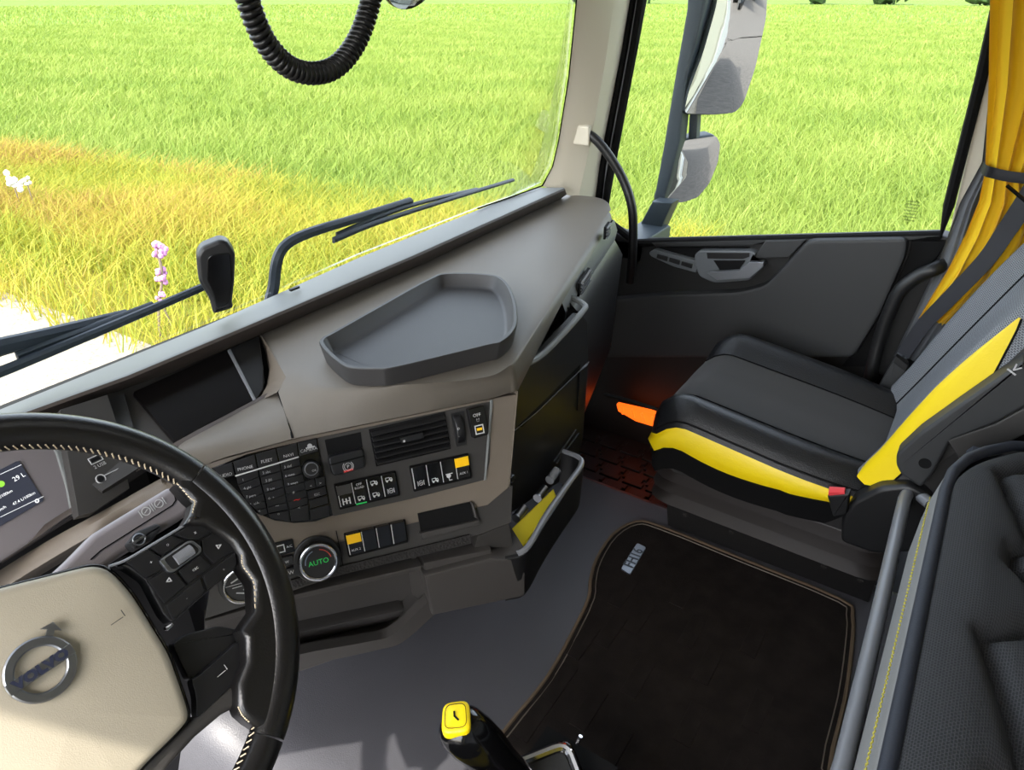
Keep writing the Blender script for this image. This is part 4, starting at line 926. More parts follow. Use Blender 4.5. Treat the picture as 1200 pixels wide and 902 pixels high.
m = MB(); dirv = nrm(WF.pix(*z5([(590, 345)])[0])-WF.pix(*z5([(440, 450)])[0])); wv = np.cross(WF.n, dirv)
m.tube([ci-dirv*.0095-WF.n*.001, ci+dirv*.0095-WF.n*.001], .0055, 18); 
for a in np.linspace(.3, 2.84, 9): m.tube([ci-dirv*.0095-WF.n*.001+(wv*math.cos(a)+WF.n*math.sin(a))*.0055, ci+dirv*.0095-WF.n*.001+(wv*math.cos(a)+WF.n*math.sin(a))*.0055], .0005, 4)
m.build('scroll_wheel', m_steel, c_)
m = MB(); wslab(m, z5([(415, 870), (465, 838), (475, 858), (440, 895), (418, 890)]), .004, .006, .002, .001); m.build('spoke_clip', m_chrome, sw)
# lower spoke
m = MB(); wslab(m, z6([(604, 370), (650, 340), (770, 308), (862, 330), (850, 352), (690, 492), (665, 500)]), -.012, .015, .003) if False else None
def zz6(L): return [(x/3, 630+y/3) for x, y in L]
m = MB(); wslab(m, zz6([(604, 372), (650, 340), (770, 308), (866, 328), (852, 352), (690, 494), (664, 500)]), -.016, .015, .003); m.build('spoke_web', m_black, sw)
m = MB(); wslab(m, zz6([(672, 498), (692, 490), (842, 358), (868, 400), (864, 440), (834, 502), (690, 640), (690, 560)]), -.004, .015, .0015, .006); m.build('spoke_panel', m_key, sw)
m = MB(); m.tube(spline(WF.poly(zz6([(846, 356), (870, 398), (866, 440), (836, 502)]), -.001), 4), .0009, 6); m.build('panel_trim', m_steel, sw)
tx = MB(); hf = WF.at(259, 785, -.0028); tx.stroke(hf, [(-.006, -.003), (.003, -.003)], .0006); tx.stroke(hf, [(.005, -.003), (.005, .002)], .0006); tx.build('horn_mark', m_grey, sw)
lo = zz6([(480, 830), (560, 745), (680, 640), (836, 506), (842, 590), (782, 622), (690, 700), (600, 800), (560, 850)])
L = wl(lo, -.002)
for mir in (1, -1):
    m = MB(); m.slab([WF.w(a*mir, b, -.002) for a, b in L], WF.n, .02, .006, 3); m.build('lower_spoke', m_panel, sw, ang=60)
# ---- column behind the wheel: shroud, stalk and key
cb = WC-WF.n*.03
sc_ = thing('steering_shroud', WC-WF.n*.2, 'grey steering column with light grey stalk pad behind the wheel', 'shroud')
m = MB(); R = []
for t, s in ((.058, .06), (.07, .075), (.12, .085), (.22, .09), (.34, .1)):
    R.append([WC-WF.n*t+WF.x*math.cos(a)*s*1.1+WF.y*math.sin(a)*s for a in np.linspace(0, 2*math.pi, 25)[:-1]])
m.rings(R, True, True, True, flip=True); m.build('shroud', m_black, sc_)
HS = -.075
def ws(m, pts, h, d, b, r=.006): P = WF.poly(pts, h); return m.slab(rounded(P, r, 3), WF.n, d, b)
m = MB(); ws(m, [(60, 672), (82, 652), (108, 625), (200, 569), (216, 574), (226, 587), (222, 602), (140, 652), (90, 690)], HS, .03, .008); stk = m.build('stalk_pad', m_lilac, sc_, ang=60)
m = MB(); m.stroke(Fr(WF.pix(150, 640, HS+.0003), WF.n, WF.x), [tuple(np.array(WF.loc(*p, HS))-np.array(WF.loc(150, 640, HS))) for p in ((107, 655), (118, 645), (202, 592), (206, 586), (203, 573))], .0014, .0008); m.build('pad_joint', m_dark, stk)
tx = MB()
for p in ((171, 599), (186, 590)):
    f = Fr(WF.pix(*p, HS+.0004), WF.n, WF.x); tx.ring(f, .004, .0048, .0005, .0005, 18); tx.stroke(f, [(-.0065, -.004), (-.0065, .004)], .0008); tx.stroke(f, [(.0065, -.004), (.0065, .004)], .0008); tx.stroke(f, [(-.002, -.001), (.002, .001)], .0009)
tx.text(Fr(WF.pix(214, 588, HS+.0004), WF.n, WF.x), ':', .012); tx.build('lettering', m_white, stk)
m = MB(); ws(m, [(130, 655), (160, 622), (225, 590), (240, 600), (200, 625), (165, 650)], HS-.03, .05, .006); m.build('lower_stalk', m_dark, sc_)
kf = Fr(WF.pix(163, 632, HS+.012), WF.n, WF.x)
m = MB(); ws(m, [(148, 637), (160, 622), (185, 612), (192, 617), (180, 632), (158, 645)], HS+.01, .014, .005, .003); ky = m.build('ignition_key', m_doorgrey, sc_)
m = MB(); m.ring(kf, .0052, .0066, .001, .002, 24, .0004); m.stroke(kf, [(-.0058, 0), (.0058, 0)], .0026, .0012); m.build('key_emblem', m_alu, ky)

# ================================================================ seats
def strip_(t, bpz, bd, ss):                                     # yellow leaf-shaped leather strip along the aisle-side bolster
    R = []; n = 26
    for i in range(n):
        q = i/(n-1); s = .0+.42*q; wd = min(1, q/.10+.45)*min(1, ((1-q)/.45)**.7+.02)
        w0 = .012+.10*(1-wd)*.35; w1 = w0+.068*wd
        R.append([bpz(w0+(w1-w0)*k/6, s, bd(w0+(w1-w0)*k/6, s)+.002+.004*math.sin(math.pi*k/6)) for k in range(7)])
    m = MB(); m.rings(R, False); m.build('yellow_strip', m_yellow, t, ang=70)
    m = MB(); m.tube([r[0] for r in R], .0018, 5); m.build('strip_piping', m_dark, t)
def seat(name, label, x0, x1):
    t = thing(name, ((x0+x1)/2, .2, 0), label, 'seat')
    W = x1-x0; NS = 22
    ysts = np.linspace(0, 1, NS)                               # 0 front, 1 rear
    def prof(s, w):                                            # s front..rear, w 0 (aisle side)..1: surface point
        y = .51-.49*s
        zc = .425-.06*s
        drop = max(0, (.16-s)/.16); zc -= .045*drop**2.2; y += .0
        b = 0
        e = min(w, 1-w)
        bol = math.exp(-((e-.12)/.085)**2)*.03*(1-.2*s)
        side = max(0, (.07-e)/.07)
        x = x0+W*w
        z = zc+bol-.022*side**2-.02*(1-abs(2*w-1))**.8*.6
        y -= .03*(abs(2*w-1))**3*(1-s)                          # rounded plan at the front
        wa = .05*math.sin(math.pi*min(1, s*1.15))*side*0
        pinch = .03*max(0, (s-.55)/.45)**2*(1 if w < .5 else -1)*abs(2*w-1)
        return A(x+pinch, y, z)
    def patch(w0, w1, nw, nm, mat, puff=0, parent=t):
        R = []
        for s in ysts:
            row = []
            for k in range(nw+1):
                w = lerp(w0, w1, k/nw); p = prof(s, float(w)); p[2] += puff*math.sin(math.pi*k/nw)**.6; row.append(p)
            R.append(row)
        f0 = [p+A(0, .012, -.03) for p in R[0]]; f1 = [p+A(0, .004, -.075) for p in R[0]]
        m = MB(); m.rings([f1, f0]+R+[[p+A(0, -.03, -.05) for p in R[-1]]], False, uv=True); return m.build(nm, mat, parent, ang=70)
    patch(.25, .75, 10, 'seat_centre', m_seatcloth, .004)
    for a, b in ((0.0, .25), (.75, 1.0)): patch(a, b, 8, 'seat_bolster', m_boltop, .006)
    for w, sg in ((0.0, -1), (1.0, 1)):                          # yellow side panels, black skirt under them
        top = [prof(s, w) for s in ysts]; fr_ = [top[0]+A(W*.0*sg, .014, -.012)]
        h = [.014+.05*min(1, (1-s)*3)*(.62+.38*math.sin(math.pi*min(1, s*1.6))) for s in ysts]
        mid = [p+A(sg*.012, .006*(1-s), -hh*.5) for p, hh, s in zip(top, h, ysts)]; bot = [p+A(sg*.002, 0, -hh) for p, hh in zip(top, h)]
        # wrap round the front corner
        wrap = []
        for L, dx in ((top, 0), (mid, 0), (bot, 0)): wrap.append([L[0]+A(-sg*.05, .018, -.004), L[0]+A(-sg*.02, .016, -.002)]+L)
        m = MB(); m.rings(wrap, False, flip=(sg < 0)); m.build('side_panel', m_yellow, t, ang=70)
        sk = [p+A(-sg*.02, 0, -.07) for p in wrap[2]]
        m = MB(); m.rings([wrap[2], [p+A(-sg*.006, 0, -.002) for p in wrap[2]], sk], False, flip=(sg < 0)); m.build('side_skirt', m_dark, t, ang=70)
        sp = [prof(s, .012 if w < .5 else .988)+A(0, 0, .004) for s in ysts]
        if sg > 0: m = MB(); m.tube(sp[6:], .0022, 6); m.build('piping', m_yellow, t)
        else: m = MB(); m.tube(sp, .0022, 6); m.build('piping', m_dark, t)
    for w in (.25, .75):
        m = MB(); m.tube([prof(s, w)+A(0, 0, .0025) for s in ysts], .0016, 5); m.build('seam', m_dark, t)
    # underframe
    m = MB(); m.box((x0+W/2, .22, .30), (W-.06, .44, .09), bev=.02); m.build('seat_pan', m_seatbase, t)
    m = MB()
    fr = [A(x0+.06, .48, 0), A(x1-.05, .48, 0), A(x1-.05, -.02, 0), A(x0+.05, -.02, 0)]
    R = []
    for z, d in ((.27, .0), (.245, -.018), (.235, 0.01), (.215, -.022), (.205, .008), (.185, -.028), (.175, .004), (.15, -.03), (.135, .0)):
        P = rounded([p+A(0, 0, z) for p in fr], .05, 4); c = sum(P)/len(P); R.append([p+nrm((p-c)*A(1, 1, 0))*(-d) for p in P])
    m.rings(R, True, flip=True); m.build('bellows', m_bellow, t, ang=25)
    m = MB(); m.box((x0+W/2+.03, .22, .125), (W-.14, .50, .02), bev=.006); m.build('base_plate', m_seatbase, t)
    zf = .0 if x0 > 0 else -.2
    m = MB(); m.slab([A(x0+.10, .47, .12), A(x0+.10, -.03, .12), A(x0+.14, -.03, zf), A(x0+.14, .47, zf)], A(-1, 0, -.25), .012, .002)
    m.box((x0+W/2+.05, .22, (.12+zf)/2-.02), (W-.22, .46, .12-zf)); m.build('riser', m_seatbase, t)
    for y in (.42, .3, .08, .0): m = MB(); m.disc(Fr(A(x0+.114, y, .075), A(-1, 0, -.25), A(0, 1, 0)), .006, .002, .006, 10); m.build('riser_bolt', m_panel, t)
    # backrest
    ub = nrm(A(0, -.40, .916)); nb = nrm(A(0, .916, .40)); bo = A(0, .035, .385)
    def bpz(w, s, d): return A(x0+W*w, 0, 0)+bo+ub*s+nb*d
    Hh = .66; ss = np.linspace(0, Hh, 20)
    def bd(w, s):
        e = min(w, 1-w); v = .045*math.exp(-((e-.10)/.09)**2)-.07*max(0, (.05-e)/.05)**1.5
        return v*(.55+.45*math.sin(math.pi*min(1, max(.12, s/Hh*1.05))))-.02*max(0, (s-.52)/.14)**2
    def bpatch(w0, w1, nw, nm, mat, s0=0, s1=1, off=0):
        R = []
        for s in ss[int(s0*19):int(s1*19)+1]:
            R.append([bpz(float(lerp(w0, w1, k/nw)), s, bd(float(lerp(w0, w1, k/nw)), s)+off) for k in range(nw+1)])
        m = MB(); m.rings(R, False, uv=True); return m.build(nm, mat, t, ang=70)
    bpatch(.22, .78, 10, 'back_centre', m_knit, 0, .72); bpatch(.22, .78, 10, 'back_upper', m_seatcloth, .68, 1)
    m = MB(); m.tube([bpz(w, Hh*.69, bd(w, Hh*.69)+.002) for w in np.linspace(.16, .84, 12)], .004, 6); m.build('yellow_seam', m_yellow, t)
    for a, b in ((.0, .025), (.975, 1.0)): bpatch(a, b, 3, 'back_edge', m_seatcloth)
    for a, b in ((.125, .22), (.78, .975)): bpatch(a, b, 6, 'back_bolster', m_knit)
    for a, b in ((.025, .125),): bpatch(a, b, 6, 'bolster_cloth', m_knit); strip_(t, bpz, bd, ss)
    for w in (.22, .78): m = MB(); m.tube([bpz(w, s, bd(w, s)+.001) for s in ss], .0022, 5); m.build('back_piping', m_dark, t)
    m = MB(); m.tube([bpz(w, Hh, bd(w, Hh)+.002) for w in np.linspace(.05, .95, 14)], .004, 6); m.build('top_piping', m_yellow, t)
    m = MB(); P = [bpz(0.01, -.02, -.012), bpz(.99, -.02, -.012), bpz(.95, Hh, -.03), bpz(.05, Hh, -.03)]; m.slab(P, nb, .075, .02, 3); m.build('back_shell', m_seatbase, t)
    return t
pseat = seat('passenger_seat', 'black and grey passenger seat with yellow side panels beside the far door', .575, 1.09)
# folded armrest on the aisle side
arm = [(1050, 533), (1077, 508), (1125, 474), (1200, 422), (1215, 470), (1165, 497), (1114, 517), (1093, 556), (1079, 572), (1056, 557), (1050, 546)]
XA = .545
m = MB(); m.slab(rounded([px(u, v, XA) for u, v in arm], .006, 2), A(-1, 0, 0), .04, .006, 3); ao = m.build('armrest', m_doorgrey, pseat, ang=50)
m = MB(); m.disc(Fr(px(1084, 543, XA-.0005), A(-1, 0, 0), A(0, 1, 0)), .0105, .0, .004, 18); m.build('armrest_hole', m_dark, ao)
m = MB(); m.slab([px(u, v, XA-.001) for u, v in ((1110, 516), (1165, 497), (1213, 471), (1220, 500), (1180, 520), (1125, 540))], A(-1, 0, 0), .03, .004); m.build('armrest_joint', m_panel, ao)
tx = MB(); f = Fr(px(1190, 433, XA-.0006), A(-1, 0, 0), px(1200, 424, XA)-px(1184, 436, XA)); tx.text(f, 'I<', .022, bold=.0004); tx.build('armrest_mark', m_grey, ao)
# recliner cover, belt buckle on the aisle side
rc = [(985, 610), (998, 588), (1030, 572), (1065, 568), (1085, 578), (1100, 600), (1100, 640), (1068, 648), (1025, 650), (985, 636)]
m = MB(); m.slab(rounded([px(u, v, .555) for u, v in rc], .01, 2), A(-1, 0, 0), .04, .01, 3); m.build('recliner_cover', m_black, pseat, ang=50)
bk_ = [px(u, v, .55) for u, v in ((969, 581), (995, 579), (992, 603), (976, 606))]
m = MB(); m.slab(rounded(bk_, .004, 2), A(-1, 0, 0), .022, .004); bu = m.build('belt_buckle', m_black, pseat)
m = MB(); f = Fr(px(981, 576, .56), nrm(A(-.3, .2, .9)), A(1, 0, 0)*0+nrm(px(992, 573, .56)-px(969, 576, .56))); m.box(f.o, (.03, .016, .014), (f.x, f.y, f.n), .003); m.build('buckle_button', m_redlamp, bu)

# ---- belt, far side
bl = thing('seat_belt', px(1200, 190, 1.13), 'dark seat belt hanging from the pillar over the yellow curtain', 'seat belt')
def strap(cl, w, th, wd, nm, mat, par, x):
    P = spline([px(u, v, x_) for (u, v), x_ in zip(cl, x)], 5); R = []
    for i, p in enumerate(P):
        d = nrm(P[min(i+1, len(P)-1)]-P[max(i-1, 0)]); s = nrm(np.cross(d, wd)); n = np.cross(s, d)
        ww = w[0]+(w[1]-w[0])*i/(len(P)-1)
        R.append([p-s*ww/2-n*th, p+s*ww/2-n*th, p+s*ww/2+n*th, p-s*ww/2+n*th])
    m = MB(); m.rings(R, True, True, True); return m.build(nm, mat, par)
strap([(1390, -40), (1248, 164), (1206, 230), (1178, 272), (1154, 306), (1112, 350), (1083, 380), (1058, 416)], (.044, .032), .0012, A(-1, .25, .3), 'strap', m_belt, bl, (1.175, 1.11, 1.09, 1.09, 1.09, 1.095, 1.10, 1.10))
m = MB(); f = Fr(px(1193, 228, 1.05), nrm(A(-.9, .3, .3)), px(1200, 234, 1.05)-px(1185, 222, 1.05)); m.tube([f.w(-.028, 0, .004), f.w(.028, 0, .004)], .004, 8); m.build('belt_guide', m_gloss, bl)
P = [px(u, v, 1.07) for u, v in ((1049, 417), (1064, 427), (1063, 436), (1041, 462), (1028, 455))]
m = MB(); m.slab(rounded(P, .005, 2), A(-1, 0, 0), .02, .005); m.build('belt_stalk', m_doorgrey, bl)
P = [px(u, v, 1.068) for u, v in ((1050, 417), (1064, 428), (1061, 436), (1047, 425))]
m = MB(); m.slab(P, A(-1, 0, 0), .016, .003); m.build('stalk_cap', m_doorblack, bl)

# ---- curtain gathered by a tie
cu = thing('curtain', px(1190, 215, 1.14), 'yellow pleated curtain gathered with a dark tie behind the far seat', 'curtain')
def cloth(rows, nm, mat, amp, npl, ph=0, x=1.13):
    R = []
    RS = [spline([A(*r[:5]) for r in rows], 6)][0] if False else None
    ks = np.linspace(0, len(rows)-1, (len(rows)-1)*6+1)
    for k in ks:
        i = min(int(k), len(rows)-2); f = k-i; f = f*f*(3-2*f)*.5+f*.5
        a, b = rows[i], rows[i+1]; yl, yr, z, am, xx = [a[j]*(1-f)+b[j]*f for j in range(5)]
        n = npl*10; R.append([A(xx+am*math.sin(2*math.pi*(npl*s/n)+ph+.4*math.sin(s*.37))+.006*math.sin(s*1.3), yl+(yr-yl)*s/n+am*.35*math.cos(2*math.pi*npl*s/n), z) for s in range(n+1)])
    m = MB(); m.rings(R, False, uv=True); return m.build(nm, mat, cu, ang=80)
def row_(l, r, z, am, xx): a = CAM+ray(*l)*((xx-CAM[0])/ray(*l)[0]); return (a[1], a[1]-r, a[2] if z is None else z, am, xx)
tp = row_((1166, 0), .26, None, .024, 1.12); ti = row_((1157, 200), .13, None, .012, 1.12)
cloth([(tp[0]+.01, tp[0]-.3, 1.75, .026, 1.12), tp, row_((1163, 100), .22, None, .02, 1.12), ti, row_((1150, 235), .15, None, .012, 1.12), row_((1134, 275), .16, None, .012, 1.12), row_((1112, 318), .16, None, .010, 1.12), row_((1093, 348), .14, None, .008, 1.125), row_((1077, 374), .11, None, .006, 1.13)], 'curtain_cloth', m_curt, .02, 6)
cloth([row_((1163, 60), .05, None, .004, 1.15), row_((1158, 130), .05, None, .004, 1.15), row_((1152, 190), .06, None, .005, 1.15), row_((1126, 238), .09, None, .006, 1.15), row_((1101, 307), .12, None, .006, 1.15), row_((1068, 377), .12, None, .006, 1.15), row_((1048, 418), .10, None, .006, 1.155)], 'curtain_lining', m_lining, .005, 3)
tie = [px(u, v, 1.09) for u, v in ((1155, 200), (1165, 203), (1178, 206), (1200, 209), (1230, 211))]
R = []
for p in spline([tie[0]+A(.05, .01, 0)]+tie, 4): R.append([p+A(0, 0, .011), p+A(-.003, 0, .0), p+A(0, 0, -.011), p+A(.004, 0, 0)])
m = MB(); m.rings(R, True, True, True); m.build('curtain_tie', m_belt, cu)

# ---- bunk: mattress with quilted cover, frame and front rail
ZM = .62
bk = thing('bunk_mattress', (.05, -.3, .5), 'dark quilted bunk mattress with grey stitched side behind the seats', 'mattress')
Xl, Xr = -.33, .50
m = MB()
front_t = [A(x, -.064, ZM-.004) for x in np.linspace(Xl, .28, 14)]+[A(.34, -.069, ZM-.004), A(.39, -.084, ZM-.004), A(.43, -.107, ZM-.004), A(.47, -.14, ZM-.004), A(.50, -.2, ZM-.004), A(.51, -.3, ZM-.004), A(.51, -.8, ZM-.004)]
front_b = [A(p[0], p[1]+.014, .495) for p in front_t]
m.rings([[p+A(0, -.012, -.006) for p in front_b], front_b, [lerp(a, b, .5)+A(0, .006, 0) for a, b in zip(front_b, front_t)], [p+A(0, .004, -.004) for p in front_t], front_t], False); m.build('mattress_side', m_matside, bk, ang=60)
m = MB(); m.tube([p+A(0, -.004, .004) for p in front_t], .0085, 10); m.build('binding', m_binding, bk)
st = MB()
for j, (dz, n) in enumerate(((-.016, 90), (-.027, 90))):
    for i in range(n):
        x = Xl+(.28-Xl)*i/n; p = A(x, -.0525, ZM+dz); st.tube([p, p+A((.28-Xl)/n*.5, 0, 0)], .0009, 4)
stuff(st.build('stitching', m_olive, bk))
# quilted top: height field with meandering seams
nx, ny = 130, 110; R = []
SP = [pz(u, v, ZM+.012)[:2] for u, v in ((1198, 557), (1168, 557), (1180, 612), (1183, 639), (1159, 641), (1152, 657), (1175, 684), (1174, 719), (1131, 727))]
PER = SP[0]-SP[-1]; SEG = []                                     # stepped seam running along the bunk, repeated along and across it
for q in range(-2, 3):
    for w_ in range(5):
        Q = [p+A(PER[0], 0)*q*1.0+A(0, (p[0]-SP[0][0])/PER[0]*-PER[1]+PER[1]*0-.15*w_) for p in SP]
        SEG += list(zip(Q[:-1], Q[1:]))
S0 = np.array([p for p, q in SEG]); S1 = np.array([q for p, q in SEG]); SD = S1-S0; SL = (SD**2).sum(1)
def seamdist(x, y):
    p = A(x, y); t = np.clip(((p-S0)*SD).sum(1)/SL, 0, 1); e = S0+SD*t[:, None]-p
    return float(np.sqrt((e**2).sum(1).min()))
for j in range(ny):
    y = -.072-.66*(j/(ny-1)); row = []
    for i in range(nx):
        x = Xl+(Xr-Xl)*(i/(nx-1)); yy = y
        lim = -.072 if x < .28 else -.072-1.4*(x-.28)**2*1.0-(.05 if x > .45 else .05*((x-.28)/.17)**2)
        yy = min(y, lim) if j == 0 else lim+(y-(-.072))*((-.732-lim)/(-.732+.072))
        edge = min(1, abs(yy-lim)/.05); ed2 = min(1, (Xr-x)/.05)
        d = seamdist(x, yy)
        z = ZM-.004+.026*math.sqrt(max(0, edge*(2-edge)))*math.sqrt(max(0, ed2*(2-ed2)))-.017*math.exp(-(d/.010)**2)*edge+.010*min(1, d/.06)**.5*edge
        row.append(A(x, yy, z))
    R.append(row)
m = MB(); m.rings(R, False, uv=True, flip=True); m.build('quilted_top', m_quilt, bk, ang=80)
m = MB(); m.box((.07, -.42, .55), (.84, .66, .10), bev=.02); m.build('mattress_core', m_binding, bk)
bf = thing('bunk', (.05, -.3, 0), 'black bunk base with a grey metal front rail beside the mat', 'bunk')
m = MB(); m.box((.07, -.5, .22), (.80, .84, .42), bev=.01); m.box((.09, -.45, .46), (.82, .72, .05), bev=.01); m.build('bunk_base', m_dark, bf)
RZ = .42
ra_ = [pz(975, 940, RZ), pz(988, 895, RZ), pz(1026, 735, RZ), pz(1060, 585, RZ), pz(1064, 577, RZ), pz(1072, 576, RZ), pz(1090, 590, RZ)]
ra_ = [A(-.33, ra_[0][1], RZ)]+ra_
m = MB(); m.tube(ra_, .0115, 12); m.build('front_rail', m_steel, bf)
m = MB(); m.slab([A(-.33, -.062, RZ-.004), A(.51, -.062, RZ-.004), A(.51, -.062, .34), A(-.33, -.062, .34)], A(0, 1, 0), .02, .003); m.build('rail_panel', m_black, bf)

# ================================================================ loose and outside things
# ---- floor mat with bound edge and badge
fm = thing('floor_mat', (.35, .25, 0), 'black carpet floor mat with brown binding and metal badge on the grey vinyl', 'floor mat')
mo = [pz(u, v, .008) for u, v in ((590, 857), (640, 795), (672, 738), (690, 700), (692, 680), (699, 655), (718, 626), (745, 611), (775, 617), (870, 655), (985, 702), (999, 722), (998, 760), (990, 820), (972, 902))]
mo += [A(.2, -.08, .008), A(-.05, -.02, .008), A(-.14, .2, .008), A(-.14, .48, .008)]
mo_s = []
for i in range(len(mo)): mo_s += [mo[i]]
mo_s = spline(mo_s, 3, closed=True)
m = MB(); m.slab(mo_s, A(0, 0, 1), .008, .002); m.build('carpet', m_matfab, fm)
m = MB(); m.tube([p+A(0, 0, -.001) for p in mo_s], .0045, 6, closed=True); m.build('binding', m_matbind, fm)
ins_ = inset(mo_s, .013, A(0, 0, 1) if newell(mo_s)[2] > 0 else A(0, 0, -1)); m = MB(); m.tube([p+A(0, 0, .0012) for p in ins_], .0014, 5, closed=True); m.build('edge_stitch', m_wood, fm)
rel = None                                                     # faint raised blocks under the carpet
for i, (a, b) in enumerate([(.42, .46), (.37, .395), (.30, .432), (.24, .47), (.40, .28), (.33, .22), (.22, .33), (.12, .46), (.10, .38), (.02, .46), (.05, .30), (.18, .2), (.45, .16), (.5, .34), (.28, .1), (.12, .1)]):
    if rel is None: q = MB(); q.box((0, 0, 0), (.10, .034, .003), bev=.0013); rel = q.build('mat_block', m_matfab, fm); o = rel
    else: o = rel.copy(); COL.objects.link(o)
    o.location = (a, b, .0088)
bq = [pz(u, v, .012) for u, v in ((727.6, 666), (746.7, 635.6), (757.5, 641), (738.5, 673))]
m = MB(); m.slab(rounded(bq, .006, 3), A(0, 0, 1), .004, .001); bd = m.build('badge', m_alu, fm)
f = Fr(sum(bq)/4+A(0, 0, .0003), A(0, 0, 1), bq[1]-bq[0]); tx = MB(); tx.text(f, 'FH16', .037, h=.0003, bold=.0007, sx=.92); tx.build('lettering', M('badge dark', (60, 64, 70), .4), bd)

# ---- tray on the dash
to = [(374, 401), (377, 395), (390, 388), (440, 360), (500, 327), (524, 319.5), (573, 321), (592, 328), (603, 347), (606.5, 371), (603, 386), (588, 400), (568, 405), (468, 429), (440, 432), (408.5, 430.5), (393, 422), (380, 410)]
T = spline([pz(u, v, .772) for u, v in to], 5, closed=True)
up1 = newell(T)[2]; nT = A(0, 0, 1) if up1 > 0 else A(0, 0, -1)
m = MB(); R = [[p+A(0, 0, -.0315) for p in inset(T, .006, nT)], [p+A(0, 0, -.002) for p in T], inset(T, .0015, nT), inset(T, .0065, nT), [p+A(0, 0, -.003) for p in inset(T, .008, nT)], [p+A(0, 0, -.02) for p in inset(T, .016, nT)], [p+A(0, 0, -.024) for p in inset(T, .024, nT)]]
m.rings(R, True, False, True, flip=up1 < 0); tr_ = m.build('dash_tray', m_tray, None, ang=50)
tag(tr_, 'shallow dark rubber tray lying on top of the dashboard', 'tray')

# ---- sensor housing on the ledge
hs_ = thing('camera_housing', wp(268, 366, .01), 'black tapered plastic housing standing on the ledge behind the windscreen', 'housing')
HF = Fr(wp(265, 366, .028), WSn, A(-1, 0, 0)); HF = Fr(HF.o, nrm(CAM-HF.o)*A(1, 1, 0), A(1, 0, 0))
def hpoly(pts, h): return [HF.pix(u, v, h) for u, v in pts]
L = [(230, 300), (236, 290), (258, 281), (268, 284), (276, 297), (275, 330), (272, 355), (274, 362), (250, 369), (246, 352), (233, 330)]
m = MB(); m.slab(rounded(hpoly(L, .012), .006, 3), HF.n, .03, .007, 3); m.build('housing_body', m_black, hs_, ang=50)
m = MB(); m.slab(rounded(hpoly([(243, 302), (250, 298), (270, 296), (272, 330), (268, 356), (254, 362), (250, 345), (242, 328)], .0135), .005, 3), HF.n, .006, .002); m.build('housing_face', m_gloss, hs_)

# ---- wipers outside the glass
def wiper(name, label, base, arm, arm_w, blade, bw, extra=None, h=-.035):
    t = thing(name, wp(*base, h), label, 'wiper')
    def bar(pts, w, th, nm, hh):
        P = spline([wp(u, v, hh) for u, v in pts], 5); n = len(P); R = []
        for i, p in enumerate(P):
            d = nrm(P[min(i+1, n-1)]-P[max(i-1, 0)]); s = np.cross(d, WSn); k = i/(n-1); ww = w[0]*(1-k)+w[1]*k
            R.append([p-s*ww/2, p-s*ww/4+WSn*th, p+s*ww/4+WSn*th, p+s*ww/2, p+s*ww/2-WSn*th, p-s*ww/2-WSn*th])
        m = MB(); m.rings(R, True, True, True); return m.build(nm, m_wiper, t)
    bar(arm, arm_w, .006, 'wiper_arm', h); bar(blade, bw, .004, 'wiper_blade', h+.018)
    if extra: bar(*extra[0], 'blade_bridge', h+.008)
    return t
wiper('wiper', 'dark wiper lying across the windscreen on the driver side', (-60, 440), [(-40, 422), (0, 408), (60, 393), (150, 370)], (.03, .018), [(-40, 450), (0, 437), (90, 400), (180, 362), (238, 337)], (.016, .013), (([(20, 418), (60, 402), (110, 384), (180, 358)], (.012, .012), .004),))
wiper('wiper', 'dark wiper with bent arm in the middle of the windscreen', (322, 338), [(318, 352), (322, 335), (326, 305), (337, 287), (365, 273), (420, 256), (482, 236)], (.026, .016), [(391, 282), (440, 262), (520, 236), (602, 211)], (.012, .008), (([(395, 276), (450, 252), (500, 236), (560, 222)], (.011, .008), .004),))
m = MB(); m.slab([A(-1.1, 1.06, .74), A(1.1, 1.06, .74), A(1.1, 1.16, .70), A(-1.1, 1.16, .70)], A(0, .3, .95), .02, .004); struct(m.build('trim_8', m_dark))

# ---- curled cable hanging at the top
cpt = [py(u, v, .52) for u, v in ((280, -60), (287, -15), (298, 22), (314, 54), (338, 78), (366, 86), (394, 78), (416, 52), (430, 18), (440, -25), (446, -70))]
cpt = [A(cpt[0][0]-.06, .50, 2.02), A(cpt[0][0]-.03, .51, 1.6)]+cpt+[A(cpt[-1][0]+.03, .51, 1.6), A(cpt[-1][0]+.06, .50, 2.02)]
cp = spline(cpt, 30)
seglen = [0]
for a, b in zip(cp[:-1], cp[1:]): seglen.append(seglen[-1]+np.linalg.norm(b-a))
TL_ = seglen[-1]; pitch_ = .0052; turns = TL_/pitch_; H_ = []
cpA = np.array(cp); sl_a = np.array(seglen)
for i in range(int(turns*12)):
    s = i/12*pitch_; p = np.array([np.interp(s, sl_a, cpA[:, k]) for k in range(3)]); p2 = np.array([np.interp(s+.002, sl_a, cpA[:, k]) for k in range(3)])
    if s+.002 > TL_: break
    d = nrm(p2-p); u = nrm(np.cross(d, A(0, 1, .05))); w = np.cross(d, u); a = 2*math.pi*i/12
    H_.append(p+(u*math.cos(a)+w*math.sin(a))*.0072)
m = MB(); m.tube(H_, .0029, 6); cb_ = m.build('coiled_cable', m_gloss if False else M('cable black', (14, 14, 14), .35), None, ang=80)
tag(cb_, 'black coiled cable hanging in a loop at the top of the windscreen', 'cable')
